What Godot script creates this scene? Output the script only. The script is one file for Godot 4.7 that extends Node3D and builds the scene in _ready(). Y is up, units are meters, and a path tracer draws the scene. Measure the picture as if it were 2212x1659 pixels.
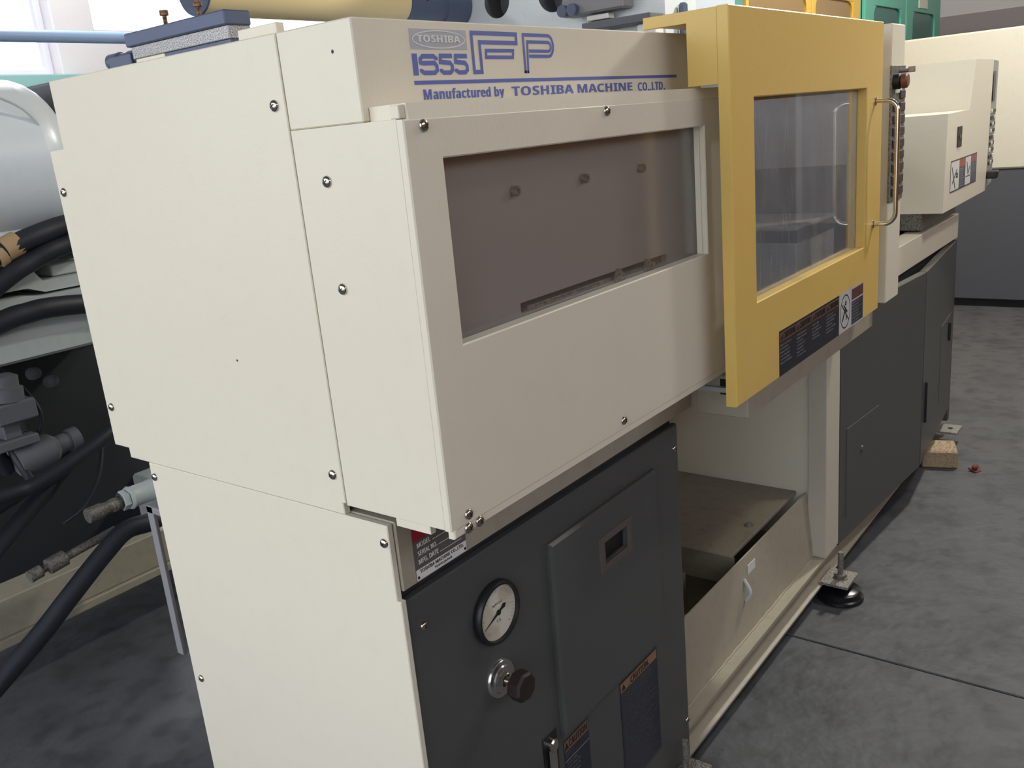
extends Node3D

# ---------------------------------------------------------------- helpers
var M := {}
var font_bold: SystemFont
var font_plain: SystemFont

func basis_at(o: Vector3, u: Vector3, v: Vector3, w: Vector3) -> Transform3D:
	return Transform3D(Basis(u, v, w), o)

func FZ(z: float) -> Transform3D:   # a sheet facing +Z : u = x, v = y
	return basis_at(Vector3(0, 0, z), Vector3(1, 0, 0), Vector3(0, 1, 0), Vector3(0, 0, 1))

func FX(x: float) -> Transform3D:   # a sheet facing -X : u = z, v = y
	return basis_at(Vector3(x, 0, 0), Vector3(0, 0, 1), Vector3(0, 1, 0), Vector3(-1, 0, 0))

func new_st() -> SurfaceTool:
	var st := SurfaceTool.new()
	st.begin(Mesh.PRIMITIVE_TRIANGLES)
	return st

func tri(st: SurfaceTool, a: Vector3, b: Vector3, c: Vector3, n: Vector3, ua := Vector2.ZERO, ub := Vector2.ZERO, uc := Vector2.ZERO) -> void:
	var g := (b - a).cross(c - a)
	if g.length_squared() < 1e-18:
		return
	if g.dot(n) > 0.0:
		var t := b
		b = c
		c = t
		var ut := ub
		ub = uc
		uc = ut
	st.set_normal(n); st.set_uv(ua); st.add_vertex(a)
	st.set_normal(n); st.set_uv(ub); st.add_vertex(b)
	st.set_normal(n); st.set_uv(uc); st.add_vertex(c)

func tri3(st: SurfaceTool, p: Array, n: Array) -> void:   # smooth: three normals
	var g: Vector3 = (p[1] - p[0]).cross(p[2] - p[0])
	if g.length_squared() < 1e-18:
		return
	var s: Vector3 = n[0] + n[1] + n[2]
	var o := [0, 1, 2]
	if g.dot(s) > 0.0:
		o = [0, 2, 1]
	for k in o:
		st.set_normal(n[k]); st.set_uv(Vector2.ZERO); st.add_vertex(p[k])

func quad(st: SurfaceTool, a: Vector3, b: Vector3, c: Vector3, d: Vector3, hint: Vector3) -> void:
	var n := (c - a).cross(d - b)
	if n.length_squared() < 1e-18:
		return
	n = n.normalized()
	if n.dot(hint) < 0.0:
		n = -n
	tri(st, a, b, c, n)
	tri(st, a, c, d, n)

# sheet of axis-aligned cells with chamfered front edges; rects are [u0, v0, u1, v1]
func sheet(st: SurfaceTool, tf: Transform3D, solid: Array, holes: Array, t: float, b: float) -> void:
	var xs: Array = []
	var ys: Array = []
	for r in solid + holes:
		for k in [0, 2]:
			if not xs.has(r[k]): xs.append(r[k])
		for k in [1, 3]:
			if not ys.has(r[k]): ys.append(r[k])
	xs.sort(); ys.sort()
	var nx := xs.size() - 1
	var ny := ys.size() - 1
	var f := {}
	for i in nx:
		for j in ny:
			var cx: float = (xs[i] + xs[i + 1]) * 0.5
			var cy: float = (ys[j] + ys[j + 1]) * 0.5
			var inside := false
			for r in solid:
				if cx > r[0] and cx < r[2] and cy > r[1] and cy < r[3]: inside = true
			for r in holes:
				if cx > r[0] and cx < r[2] and cy > r[1] and cy < r[3]: inside = false
			f[Vector2i(i, j)] = 1 if inside else 0
	var front := {}
	for i in nx + 1:
		for j in ny + 1:
			var ll: int = f.get(Vector2i(i - 1, j - 1), 0)
			var lr: int = f.get(Vector2i(i, j - 1), 0)
			var ul: int = f.get(Vector2i(i - 1, j), 0)
			var ur: int = f.get(Vector2i(i, j), 0)
			front[Vector2i(i, j)] = tf * Vector3(xs[i] + b * signf(lr + ur - ll - ul), ys[j] + b * signf(ul + ur - ll - lr), t)
	var at := func(i: int, j: int, w: float) -> Vector3: return tf * Vector3(xs[i], ys[j], w)
	var U := tf.basis.x
	var V := tf.basis.y
	var W := tf.basis.z
	for i in nx:
		for j in ny:
			if f[Vector2i(i, j)] == 0: continue
			quad(st, front[Vector2i(i, j)], front[Vector2i(i + 1, j)], front[Vector2i(i + 1, j + 1)], front[Vector2i(i, j + 1)], W)
			quad(st, at.call(i, j, 0.0), at.call(i + 1, j, 0.0), at.call(i + 1, j + 1, 0.0), at.call(i, j + 1, 0.0), -W)
			for e in [[-1, 0, 0, 0, 0, 1, -U], [1, 0, 1, 0, 1, 1, U], [0, -1, 0, 0, 1, 0, -V], [0, 1, 0, 1, 1, 1, V]]:
				if f.get(Vector2i(i + e[0], j + e[1]), 0) == 1: continue
				var p := Vector2i(i + e[2], j + e[3])
				var q := Vector2i(i + e[4], j + e[5])
				var hint: Vector3 = e[6]
				quad(st, front[p], front[q], at.call(q.x, q.y, t - b), at.call(p.x, p.y, t - b), W + hint)
				quad(st, at.call(p.x, p.y, t - b), at.call(q.x, q.y, t - b), at.call(q.x, q.y, 0.0), at.call(p.x, p.y, 0.0), hint)

# box with all edges chamfered, from corner lo to corner hi, in frame tf
func cbox(st: SurfaceTool, lo: Vector3, hi: Vector3, b: float, tf := Transform3D.IDENTITY) -> void:
	var c := (lo + hi) * 0.5
	var h := (hi - lo).abs() * 0.5
	b = minf(b, minf(h.x, minf(h.y, h.z)) * 0.9)
	var pt := func(axis: int, s: Vector3) -> Vector3:
		var v := Vector3(h.x - b, h.y - b, h.z - b)
		v[axis] = h[axis]
		return tf * (c + v * s)
	for ax in 3:
		var a1 := (ax + 1) % 3
		var a2 := (ax + 2) % 3
		for sg in [-1.0, 1.0]:
			var n := Vector3.ZERO
			n[ax] = sg
			var q: Array = []
			for k in [[-1.0, -1.0], [1.0, -1.0], [1.0, 1.0], [-1.0, 1.0]]:
				var s := Vector3.ZERO
				s[ax] = sg; s[a1] = k[0]; s[a2] = k[1]
				q.append(pt.call(ax, s))
			quad(st, q[0], q[1], q[2], q[3], tf.basis * n)
		for s1 in [-1.0, 1.0]:
			for s2 in [-1.0, 1.0]:
				var p := Vector3.ZERO
				var r := Vector3.ZERO
				p[a1] = s1; p[a2] = s2; p[ax] = -1.0
				r[a1] = s1; r[a2] = s2; r[ax] = 1.0
				var hint := Vector3.ZERO
				hint[a1] = s1; hint[a2] = s2
				quad(st, pt.call(a1, p), pt.call(a1, r), pt.call(a2, r), pt.call(a2, p), tf.basis * hint)
	for sx in [-1.0, 1.0]:
		for sy in [-1.0, 1.0]:
			for sz in [-1.0, 1.0]:
				var s := Vector3(sx, sy, sz)
				tri(st, pt.call(0, s), pt.call(1, s), pt.call(2, s), (tf.basis * s).normalized())

# straight prism over a 2D outline (u, v) from w0 to w1
func prism(st: SurfaceTool, tf: Transform3D, poly: PackedVector2Array, w0: float, w1: float) -> void:
	var idx := Geometry2D.triangulate_polygon(poly)
	var W := tf.basis.z
	var lo := minf(w0, w1)
	var hi := maxf(w0, w1)
	for k in range(0, idx.size(), 3):
		var a := poly[idx[k]]
		var b := poly[idx[k + 1]]
		var c := poly[idx[k + 2]]
		tri(st, tf * Vector3(a.x, a.y, hi), tf * Vector3(b.x, b.y, hi), tf * Vector3(c.x, c.y, hi), W)
		tri(st, tf * Vector3(a.x, a.y, lo), tf * Vector3(b.x, b.y, lo), tf * Vector3(c.x, c.y, lo), -W)
	var ccw := not Geometry2D.is_polygon_clockwise(poly)
	for k in poly.size():
		var a := poly[k]
		var b := poly[(k + 1) % poly.size()]
		var d := b - a
		var n2 := Vector2(d.y, -d.x) if ccw else Vector2(-d.y, d.x)
		quad(st, tf * Vector3(a.x, a.y, lo), tf * Vector3(b.x, b.y, lo), tf * Vector3(b.x, b.y, hi), tf * Vector3(a.x, a.y, hi), tf.basis.x * n2.x + tf.basis.y * n2.y)

# body of revolution: profile of (radius, along axis), outward to the left of travel
func lathe(st: SurfaceTool, o: Vector3, axis: Vector3, prof: Array, seg := 24, phase := 0.0, smooth := true) -> void:
	axis = axis.normalized()
	var e1 := axis.cross(Vector3.UP if absf(axis.y) < 0.9 else Vector3.RIGHT).normalized()
	var e2 := axis.cross(e1)
	var mid := Vector2.ZERO
	for p in prof: mid += p
	var np := prof.size()
	var segn: Array = []
	for k in np - 1:
		var d: Vector2 = prof[k + 1] - prof[k]
		segn.append(Vector2(d.y, -d.x).normalized())
	# make the profile's normals point outward: the widest segment decides
	var total := 0.0
	for k in np - 1:
		total += (prof[k + 1].y - prof[k].y) * (prof[k].x + prof[k + 1].x)
	if total < 0.0:
		for k in np - 1: segn[k] = -segn[k]
	for k in np - 1:
		var n0: Vector2 = segn[k]
		var n1: Vector2 = segn[k]
		if smooth and k > 0 and segn[k].dot(segn[k - 1]) > 0.75: n0 = (segn[k] + segn[k - 1]).normalized()
		if smooth and k < np - 2 and segn[k].dot(segn[k + 1]) > 0.75: n1 = (segn[k] + segn[k + 1]).normalized()
		for i in seg:
			var a0 := TAU * i / seg + phase
			var a1 := TAU * (i + 1) / seg + phase
			var d0 := e1 * cos(a0) + e2 * sin(a0)
			var d1 := e1 * cos(a1) + e2 * sin(a1)
			var p: Vector2 = prof[k]
			var q: Vector2 = prof[k + 1]
			var A := o + d0 * p.x + axis * p.y
			var B := o + d1 * p.x + axis * p.y
			var C := o + d1 * q.x + axis * q.y
			var D := o + d0 * q.x + axis * q.y
			if smooth:
				var nA := d0 * n0.x + axis * n0.y
				var nB := d1 * n0.x + axis * n0.y
				var nC := d1 * n1.x + axis * n1.y
				var nD := d0 * n1.x + axis * n1.y
				tri3(st, [A, B, C], [nA, nB, nC])
				tri3(st, [A, C, D], [nA, nC, nD])
			else:
				quad(st, A, B, C, D, (d0 + d1) * n0.x + axis * n0.y * 2.0)

func curve_points(pts: Array, steps := 8) -> Array:
	var out: Array = []
	for k in pts.size() - 1:
		var p0: Vector3 = pts[maxi(k - 1, 0)]
		var p1: Vector3 = pts[k]
		var p2: Vector3 = pts[k + 1]
		var p3: Vector3 = pts[mini(k + 2, pts.size() - 1)]
		for i in steps:
			out.append(p1.cubic_interpolate(p2, p0, p3, float(i) / steps))
	out.append(pts[-1])
	return out

func tube(st: SurfaceTool, path: Array, r: float, seg := 12) -> void:
	var n := path.size()
	var t0: Vector3 = (path[1] - path[0]).normalized()
	var e1 := t0.cross(Vector3.UP if absf(t0.y) < 0.9 else Vector3.RIGHT).normalized()
	var rings: Array = []
	for k in n:
		var t: Vector3 = (path[mini(k + 1, n - 1)] - path[maxi(k - 1, 0)]).normalized()
		e1 = (e1 - t * e1.dot(t)).normalized()
		var e2 := t.cross(e1)
		var ring: Array = []
		for i in seg:
			var a := TAU * i / seg
			ring.append(e1 * cos(a) + e2 * sin(a))
		rings.append(ring)
	for k in n - 1:
		for i in seg:
			var j := (i + 1) % seg
			var nA: Vector3 = rings[k][i]
			var nB: Vector3 = rings[k][j]
			var nC: Vector3 = rings[k + 1][j]
			var nD: Vector3 = rings[k + 1][i]
			var A: Vector3 = path[k] + nA * r
			var B: Vector3 = path[k] + nB * r
			var C: Vector3 = path[k + 1] + nC * r
			var D: Vector3 = path[k + 1] + nD * r
			tri3(st, [A, B, C], [nA, nB, nC])
			tri3(st, [A, C, D], [nA, nC, nD])
	for e in [0, n - 1]:
		var t: Vector3 = (path[1] - path[0]).normalized() * -1.0 if e == 0 else (path[n - 1] - path[n - 2]).normalized()
		for i in seg:
			tri(st, path[e], path[e] + rings[e][i] * r, path[e] + rings[e][(i + 1) % seg] * r, t)

func done(st: SurfaceTool, called: String, m: Material, parent: Node) -> MeshInstance3D:
	var o := MeshInstance3D.new()
	o.name = called
	st.index()
	o.mesh = st.commit()
	o.material_override = m
	o.cast_shadow = GeometryInstance3D.SHADOW_CASTING_SETTING_ON
	parent.add_child(o, true)
	return o

func thing(called: String, label: String, category: String, at := Vector3.ZERO, group := "") -> Node3D:
	var o := Node3D.new()
	o.name = called
	add_child(o, true)
	o.position = at
	tag(o, label, category, group)
	return o

func tag(o: Node, label: String, category: String, group := "") -> void:
	o.set_meta("label", label)
	o.set_meta("category", category)
	if group != "": o.set_meta("group", group)

func structure(o: Node, label: String, category: String) -> void:
	tag(o, label, category)
	o.set_meta("kind", "structure")

func boxpart(called: String, lo: Vector3, hi: Vector3, b: float, m: Material, parent: Node) -> MeshInstance3D:
	var st := new_st()
	cbox(st, lo, hi, b)
	return done(st, called, m, parent)

func sheetpart(called: String, tf: Transform3D, solid: Array, holes: Array, t: float, b: float, m: Material, parent: Node) -> MeshInstance3D:
	var st := new_st()
	sheet(st, tf, solid, holes, t, b)
	return done(st, called, m, parent)

# flat print: rectangle with uv 0..1 on a frame
func printpart(called: String, tf: Transform3D, r: Array, w: float, m: Material, parent: Node) -> MeshInstance3D:
	var st := new_st()
	var a := tf * Vector3(r[0], r[1], w)
	var b := tf * Vector3(r[2], r[1], w)
	var c := tf * Vector3(r[2], r[3], w)
	var d := tf * Vector3(r[0], r[3], w)
	tri(st, a, b, c, tf.basis.z, Vector2(0, 1), Vector2(1, 1), Vector2(1, 0))
	tri(st, a, c, d, tf.basis.z, Vector2(0, 1), Vector2(1, 0), Vector2(0, 0))
	var bk := 0.0006
	quad(st, a, b, tf * Vector3(r[2], r[1], w - bk), tf * Vector3(r[0], r[1], w - bk), -tf.basis.y)
	quad(st, d, c, tf * Vector3(r[2], r[3], w - bk), tf * Vector3(r[0], r[3], w - bk), tf.basis.y)
	quad(st, a, d, tf * Vector3(r[0], r[3], w - bk), tf * Vector3(r[0], r[1], w - bk), -tf.basis.x)
	quad(st, b, c, tf * Vector3(r[2], r[3], w - bk), tf * Vector3(r[2], r[1], w - bk), tf.basis.x)
	return done(st, called, m, parent)

# lettering fitted into the box [u0, v0, u1, v1] of a frame
func lettering(text: String, tf: Transform3D, r: Array, w: float, m: Material, parent: Node, bold := true) -> MeshInstance3D:
	var tm := TextMesh.new()
	tm.text = text
	tm.font = font_bold if bold else font_plain
	tm.font_size = 48
	tm.pixel_size = 0.01
	tm.depth = 0.05
	tm.curve_step = 2.0
	var bb := tm.get_aabb()
	var sx: float = (r[2] - r[0]) / maxf(bb.size.x, 0.001)
	var sy: float = (r[3] - r[1]) / maxf(bb.size.y, 0.001)
	var o := MeshInstance3D.new()
	o.name = "lettering"
	o.mesh = tm
	o.material_override = m
	var c := bb.get_center()
	var sz := 0.016
	o.transform = Transform3D(Basis(tf.basis.x * sx, tf.basis.y * sy, tf.basis.z * sz), tf * Vector3((r[0] + r[2]) * 0.5 - c.x * sx, (r[1] + r[3]) * 0.5 - c.y * sy, w))
	parent.add_child(o, true)
	return o

func stroke(st: SurfaceTool, tf: Transform3D, pts: Array, width: float, w: float, closed := false) -> void:
	var n := pts.size()
	var L: Array = []
	var Rr: Array = []
	for k in n:
		var a: Vector2 = pts[(k - 1 + n) % n] if (closed or k > 0) else pts[k]
		var b: Vector2 = pts[k]
		var c: Vector2 = pts[(k + 1) % n] if (closed or k < n - 1) else pts[k]
		var d0 := (b - a).normalized() if a != b else (c - b).normalized()
		var d1 := (c - b).normalized() if c != b else d0
		var m := Vector2(-d0.y - d1.y, d0.x + d1.x).normalized()
		var k2 := 1.0 / maxf(m.dot(Vector2(-d0.y, d0.x)), 0.4)
		L.append(b + m * width * 0.5 * k2)
		Rr.append(b - m * width * 0.5 * k2)
	for k in (n if closed else n - 1):
		var j := (k + 1) % n
		var P := [L[k], L[j], Rr[j], Rr[k]]
		quad(st, tf * Vector3(P[0].x, P[0].y, w), tf * Vector3(P[1].x, P[1].y, w), tf * Vector3(P[2].x, P[2].y, w), tf * Vector3(P[3].x, P[3].y, w), tf.basis.z)

# ---------------------------------------------------------------- materials
func noise_tex(freq: float, ramp: Array, seed_: int, size := 512, octaves := 4, normal := false, strength := 4.0) -> NoiseTexture2D:
	var n := FastNoiseLite.new()
	n.seed = seed_
	n.noise_type = FastNoiseLite.TYPE_SIMPLEX_SMOOTH
	n.frequency = freq
	n.fractal_octaves = octaves
	var t := NoiseTexture2D.new()
	t.width = size; t.height = size
	t.seamless = true
	t.noise = n
	if normal:
		t.as_normal_map = true
		t.bump_strength = strength
	elif ramp.size():
		var g := Gradient.new()
		var off := PackedFloat32Array()
		var col := PackedColorArray()
		for k in ramp.size():
			off.append(ramp[k][0]); col.append(ramp[k][1])
		g.offsets = off
		g.colors = col
		t.color_ramp = g
	return t

func mat(c: Color, rough := 0.5, metal := 0.0, spec := 0.5) -> StandardMaterial3D:
	var m := StandardMaterial3D.new()
	m.albedo_color = c
	m.roughness = rough
	m.metallic = metal
	m.metallic_specular = spec
	return m

func world_tri(m: StandardMaterial3D, s: float) -> StandardMaterial3D:
	m.uv1_triplanar = true
	m.uv1_world_triplanar = true
	m.uv1_scale = Vector3(s, s, s)
	return m

func c8(r: int, g: int, b: int) -> Color:
	return Color(r / 255.0, g / 255.0, b / 255.0)

func mats() -> void:
	var peel := noise_tex(0.09, [], 5, 512, 2, true, 1.2)
	var tone := func(a: float, s: int) -> NoiseTexture2D:
		return noise_tex(0.012, [[0.0, Color(1.0 - a, 1.0 - a, 1.0 - a)], [0.5, Color(1, 1, 1)], [1.0, Color(1.0 - a * 0.3, 1.0 - a * 0.4, 1.0 - a * 0.6)]], s)
	var paint := func(c: Color, rough: float, a: float, s: int) -> StandardMaterial3D:
		var m := mat(c, rough)
		m.albedo_texture = tone.call(a * 0.35, s)
		m.normal_enabled = true
		m.normal_texture = peel
		m.normal_scale = 0.12
		return world_tri(m, 2.5)
	M.cream = paint.call(c8(229, 221, 199), 0.34, 0.03, 11)
	M.cream_shaded = paint.call(c8(170, 162, 142), 0.5, 0.16, 12)  # mottled cream paint, darkened to stand for shade on lower parts
	M.grey = paint.call(c8(80, 81, 78), 0.42, 0.05, 13)
	M.yellow = paint.call(c8(226, 190, 102), 0.36, 0.04, 14)
	M.machine_white = paint.call(c8(222, 229, 230), 0.3, 0.06, 15)
	M.bed = paint.call(c8(196, 204, 201), 0.45, 0.12, 16)
	M.teal = paint.call(c8(104, 186, 166), 0.4, 0.05, 17)
	M.teal_dark = mat(c8(48, 112, 106), 0.25)
	M.far_yellow = paint.call(c8(226, 182, 80), 0.4, 0.05, 18)
	M.far_pane = mat(c8(150, 124, 84), 0.3)
	M.far_cream = paint.call(c8(214, 210, 196), 0.5, 0.05, 19)
	M.far_grey = paint.call(c8(80, 83, 90), 0.5, 0.05, 20)
	M.inner = paint.call(c8(178, 180, 180), 0.5, 0.1, 51)
	M.inner_dark = paint.call(c8(92, 95, 100), 0.5, 0.1, 52)
	M.chrome = mat(c8(205, 200, 190), 0.14, 1.0)
	M.steel = mat(c8(150, 150, 148), 0.34, 1.0)
	M.dull_steel = world_tri(mat(c8(140, 137, 130), 0.5, 0.4), 6.0)
	M.dull_steel.albedo_texture = noise_tex(0.03, [[0.2, Color(0.7, 0.67, 0.63)], [0.6, Color(1, 1, 1)]], 21)
	M.rough_steel = world_tri(mat(c8(200, 198, 196), 0.45, 0.5), 12.0)
	M.rough_steel.albedo_texture = noise_tex(0.06, [[0.3, Color(0.6, 0.6, 0.62)], [0.5, Color(0.85, 0.85, 0.85)], [0.7, Color(1, 1, 1)]], 22)
	M.black = mat(c8(26, 26, 28), 0.45)
	M.black_steel_hazed = mat(c8(84, 94, 118), 0.42, 0.2)  # black steel with the bluish haze of window glare put into its colour
	M.rubber = mat(c8(34, 36, 44), 0.55)
	M.rubber_grey = mat(c8(98, 100, 104), 0.6)
	M.dark = mat(c8(20, 21, 24), 0.8)
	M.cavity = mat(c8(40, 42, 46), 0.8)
	M.bakelite = mat(c8(42, 30, 28), 0.5)
	M.brown_knob = mat(c8(120, 76, 54), 0.4)
	M.tape = mat(c8(178, 150, 112), 0.6)
	M.blue_ink = mat(c8(88, 104, 176), 0.45)
	M.silver_ink = mat(c8(176, 178, 184), 0.45)
	M.pale_ink = mat(c8(222, 221, 214), 0.45)
	M.black_ink = mat(c8(24, 22, 20), 0.5)
	M.brown_ink = mat(c8(58, 40, 30), 0.5)
	M.red_ink = mat(c8(168, 34, 52), 0.5)
	M.white_ink = mat(c8(232, 230, 222), 0.5)
	M.name_grey = mat(c8(96, 92, 86), 0.4)
	M.dial = mat(c8(214, 210, 192), 0.5)
	M.dial.albedo_texture = noise_tex(0.01, [[0.2, Color(0.9, 0.88, 0.84)], [0.6, Color(1, 1, 1)]], 23, 256, 2)
	world_tri(M.dial, 6.0)
	M.dial_print = mat(c8(120, 116, 106), 0.5)
	M.tray = paint.call(c8(140, 130, 112), 0.6, 0.3, 24)
	M.wood = world_tri(mat(c8(172, 152, 124), 0.75), 3.0)
	M.wood.uv1_scale = Vector3(1.5, 9, 7)
	M.wood.albedo_texture = noise_tex(0.02, [[0.2, Color(0.82, 0.77, 0.72)], [0.6, Color(1, 1, 1)]], 25, 512, 2)
	M.scrap = mat(c8(104, 46, 44), 0.6)
	M.wall = paint.call(c8(214, 208, 206), 0.8, 0.05, 26)
	M.dado = paint.call(c8(160, 150, 148), 0.8, 0.06, 27)
	M.ceiling = mat(c8(112, 110, 106), 0.9)
	M.wall_tan_bounce = mat(c8(124, 82, 38), 0.9)  # tan picked so the added front wall bounces warm light
	M.post = paint.call(c8(200, 193, 174), 0.4, 0.05, 42)  # the post's cream paint, darkened to stand for shade
	M.pillar = mat(c8(206, 204, 214), 0.8)
	M.teal_trim = mat(c8(136, 178, 172), 0.6)
	M.blue_pipe = mat(c8(146, 172, 206), 0.4)
	M.pipe_yellow = mat(c8(236, 214, 160), 0.35)
	M.rust = world_tri(mat(c8(160, 120, 80), 0.8), 8.0)
	M.rust.albedo_texture = noise_tex(0.03, [[0.3, Color(0.45, 0.38, 0.35)], [0.6, Color(1, 1, 1)]], 28)
	M.lavender = mat(c8(134, 132, 134), 0.5)
	M.plate = mat(c8(158, 151, 146), 0.5)
	M.grey_brown = mat(c8(96, 88, 82), 0.45)
	M.chrome_plate = mat(c8(190, 188, 182), 0.2, 0.9)
	M.key = mat(c8(70, 62, 60), 0.5)
	M.foot_plate = world_tri(mat(c8(168, 164, 156), 0.5, 0.2), 10.0)
	M.foot_plate.albedo_texture = noise_tex(0.03, [[0.3, Color(0.6, 0.58, 0.55)], [0.6, Color(1, 1, 1)]], 41)
	M.rubber_shiny = mat(c8(24, 24, 28), 0.25)
	M.panel_grey = mat(c8(150, 152, 150), 0.45)
	M.lavender_pale = mat(c8(196, 206, 216), 0.5)
	# concrete: broad blotches with fine speckle over them
	var fl := mat(c8(86, 87, 90), 0.62)
	fl.albedo_texture = noise_tex(0.003, [[0.1, Color(0.86, 0.86, 0.87)], [0.4, Color(0.95, 0.95, 0.95)], [0.65, Color(1, 1, 1)], [0.95, Color(0.92, 0.92, 0.92)]], 31, 1024, 6)
	fl.detail_enabled = true
	fl.detail_blend_mode = BaseMaterial3D.BLEND_MODE_MUL
	fl.detail_albedo = noise_tex(0.02, [[0.2, Color(0.86, 0.86, 0.86)], [0.5, Color(1, 1, 1)]], 32, 512, 3)
	fl.normal_enabled = true
	fl.normal_texture = noise_tex(0.05, [], 33, 512, 4, true, 3.0)
	fl.normal_scale = 0.3
	M.floor = world_tri(fl, 0.7)
	var g := mat(Color(0.62, 0.60, 0.58, 0.07), 0.16)
	g.transparency = BaseMaterial3D.TRANSPARENCY_ALPHA
	M.pane_tinted = g
	var g2 := mat(Color(0.74, 0.77, 0.80, 1.0), 0.05)
	g2.transparency = BaseMaterial3D.TRANSPARENCY_ALPHA
	g2.albedo_texture = scratch_tex()
	M.pane_scratched = g2
	var g3 := mat(Color(0.9, 0.93, 0.95, 0.06), 0.02)
	g3.transparency = BaseMaterial3D.TRANSPARENCY_ALPHA
	M.glass = g3
	var g4 := mat(Color(0.95, 0.96, 0.97, 0.03), 0.02)
	g4.transparency = BaseMaterial3D.TRANSPARENCY_ALPHA
	M.pane_clear = g4

# worn acrylic: haze, and long thin scratches running down it
func scratch_tex() -> ImageTexture:
	var rng := RandomNumberGenerator.new()
	rng.seed = 77
	var im := Image.create(512, 320, false, Image.FORMAT_RGBA8)
	var n := FastNoiseLite.new()
	n.seed = 9
	n.frequency = 0.012
	n.fractal_octaves = 4
	for y in 320:
		for x in 512:
			var v := n.get_noise_2d(x, y * 0.5)
			im.set_pixel(x, y, Color(1, 1, 1, clampf(0.22 + 0.18 * v + 0.06 * (1.0 - x / 512.0), 0.08, 0.45)))
	for k in 150:
		var x := rng.randf() * 512.0 * (0.4 if k % 3 else 1.0)
		var y := rng.randf() * 320.0
		var dx := rng.randf_range(-0.25, 0.25)
		var a := rng.randf_range(0.06, 0.3)
		for s in int(rng.randf_range(10, 90)):
			var xi := int(x)
			var yi := int(y)
			if xi >= 0 and xi < 512 and yi >= 0 and yi < 320:
				var c := im.get_pixel(xi, yi)
				c.a = minf(c.a + a, 0.7)
				im.set_pixel(xi, yi, c)
			x += dx
			y += 1.0
	return ImageTexture.create_from_image(im)

func words(im: Image, rng: RandomNumberGenerator, r: Rect2i, line: int, h: int, c: Color, fill := 0.85) -> void:
	var y := r.position.y
	while y + h <= r.end.y:
		var x := r.position.x
		var stop := r.position.x + int(r.size.x * rng.randf_range(fill - 0.3, fill + 0.1))
		while x < stop:
			var w := int(rng.randi_range(5, 16))
			im.fill_rect(Rect2i(x, y, mini(w, r.end.x - x), h), c * Color(1, 1, 1).lerp(Color(0.7, 0.7, 0.7), rng.randf()))
			x += w + 3
		y += line

func label_mat(im: Image, rough := 0.4) -> StandardMaterial3D:
	var m := mat(Color(1, 1, 1), rough)
	m.albedo_texture = ImageTexture.create_from_image(im)
	return m

func triangle_px(im: Image, cx: int, y0: int, h: int, c: Color) -> void:
	for y in h:
		var w := int(y * 0.6)
		im.fill_rect(Rect2i(cx - w, y0 + y, 2 * w + 1, 1), c)

func ring_px(im: Image, cx: float, cy: float, rx: float, ry: float, th: float, c: Color) -> void:
	for y in range(int(cy - ry - 2), int(cy + ry + 3)):
		for x in range(int(cx - rx - 2), int(cx + rx + 3)):
			if x < 0 or y < 0 or x >= im.get_width() or y >= im.get_height(): continue
			var d := Vector2((x - cx) / rx, (y - cy) / ry).length()
			if absf(d - 1.0) * minf(rx, ry) < th * 0.5: im.set_pixel(x, y, c)

func line_px(im: Image, a: Vector2, b: Vector2, th: int, c: Color) -> void:
	var n := int(a.distance_to(b)) + 1
	for k in n + 1:
		var p := a.lerp(b, float(k) / n)
		im.fill_rect(Rect2i(int(p.x) - th / 2, int(p.y) - th / 2, th, th), c)

# ---------------------------------------------------------------- small hardware
func screw(o: Vector3, n: Vector3, parent: Node, r := 0.0085) -> void:
	var st := new_st()
	lathe(st, o, n, [Vector2(r, 0.0), Vector2(r, 0.0012), Vector2(r * 0.93, 0.0028), Vector2(r * 0.72, 0.0044), Vector2(r * 0.4, 0.0054), Vector2(0.0001, 0.0057)], 20)
	var s := done(st, "screw", M.chrome, parent)
	var e1 := n.cross(Vector3.UP).normalized()
	var e2 := n.cross(e1)
	var s2 := new_st()
	for a in [0.5, 0.5 + PI / 2]:
		var u := e1 * cos(a) + e2 * sin(a)
		var v := -e1 * sin(a) + e2 * cos(a)
		cbox(s2, Vector3(-r * 0.5, -r * 0.09, 0.0049), Vector3(r * 0.5, r * 0.09, 0.0060), 0.0001, Transform3D(Basis(u, v, n), o))
	var cross := done(s2, "cross_slot", M.black, parent)
	cross.name = "screw_slot"
	s.name = "screw"

func socket_bolt(o: Vector3, n: Vector3, parent: Node, r: float, h: float, m: Material, called := "bolt") -> void:
	var st := new_st()
	lathe(st, o, n, [Vector2(r, 0), Vector2(r, h * 0.9), Vector2(r * 0.92, h), Vector2(r * 0.55, h), Vector2(r * 0.5, h * 0.45), Vector2(0.0001, h * 0.45)], 16)
	done(st, called, m, parent)

func hexnut(st: SurfaceTool, o: Vector3, n: Vector3, r: float, h: float) -> void:
	lathe(st, o, n, [Vector2(r * 0.9, 0), Vector2(r, h * 0.1), Vector2(r, h * 0.9), Vector2(r * 0.9, h), Vector2(0.0001, h)], 6, 0.3, false)

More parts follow.
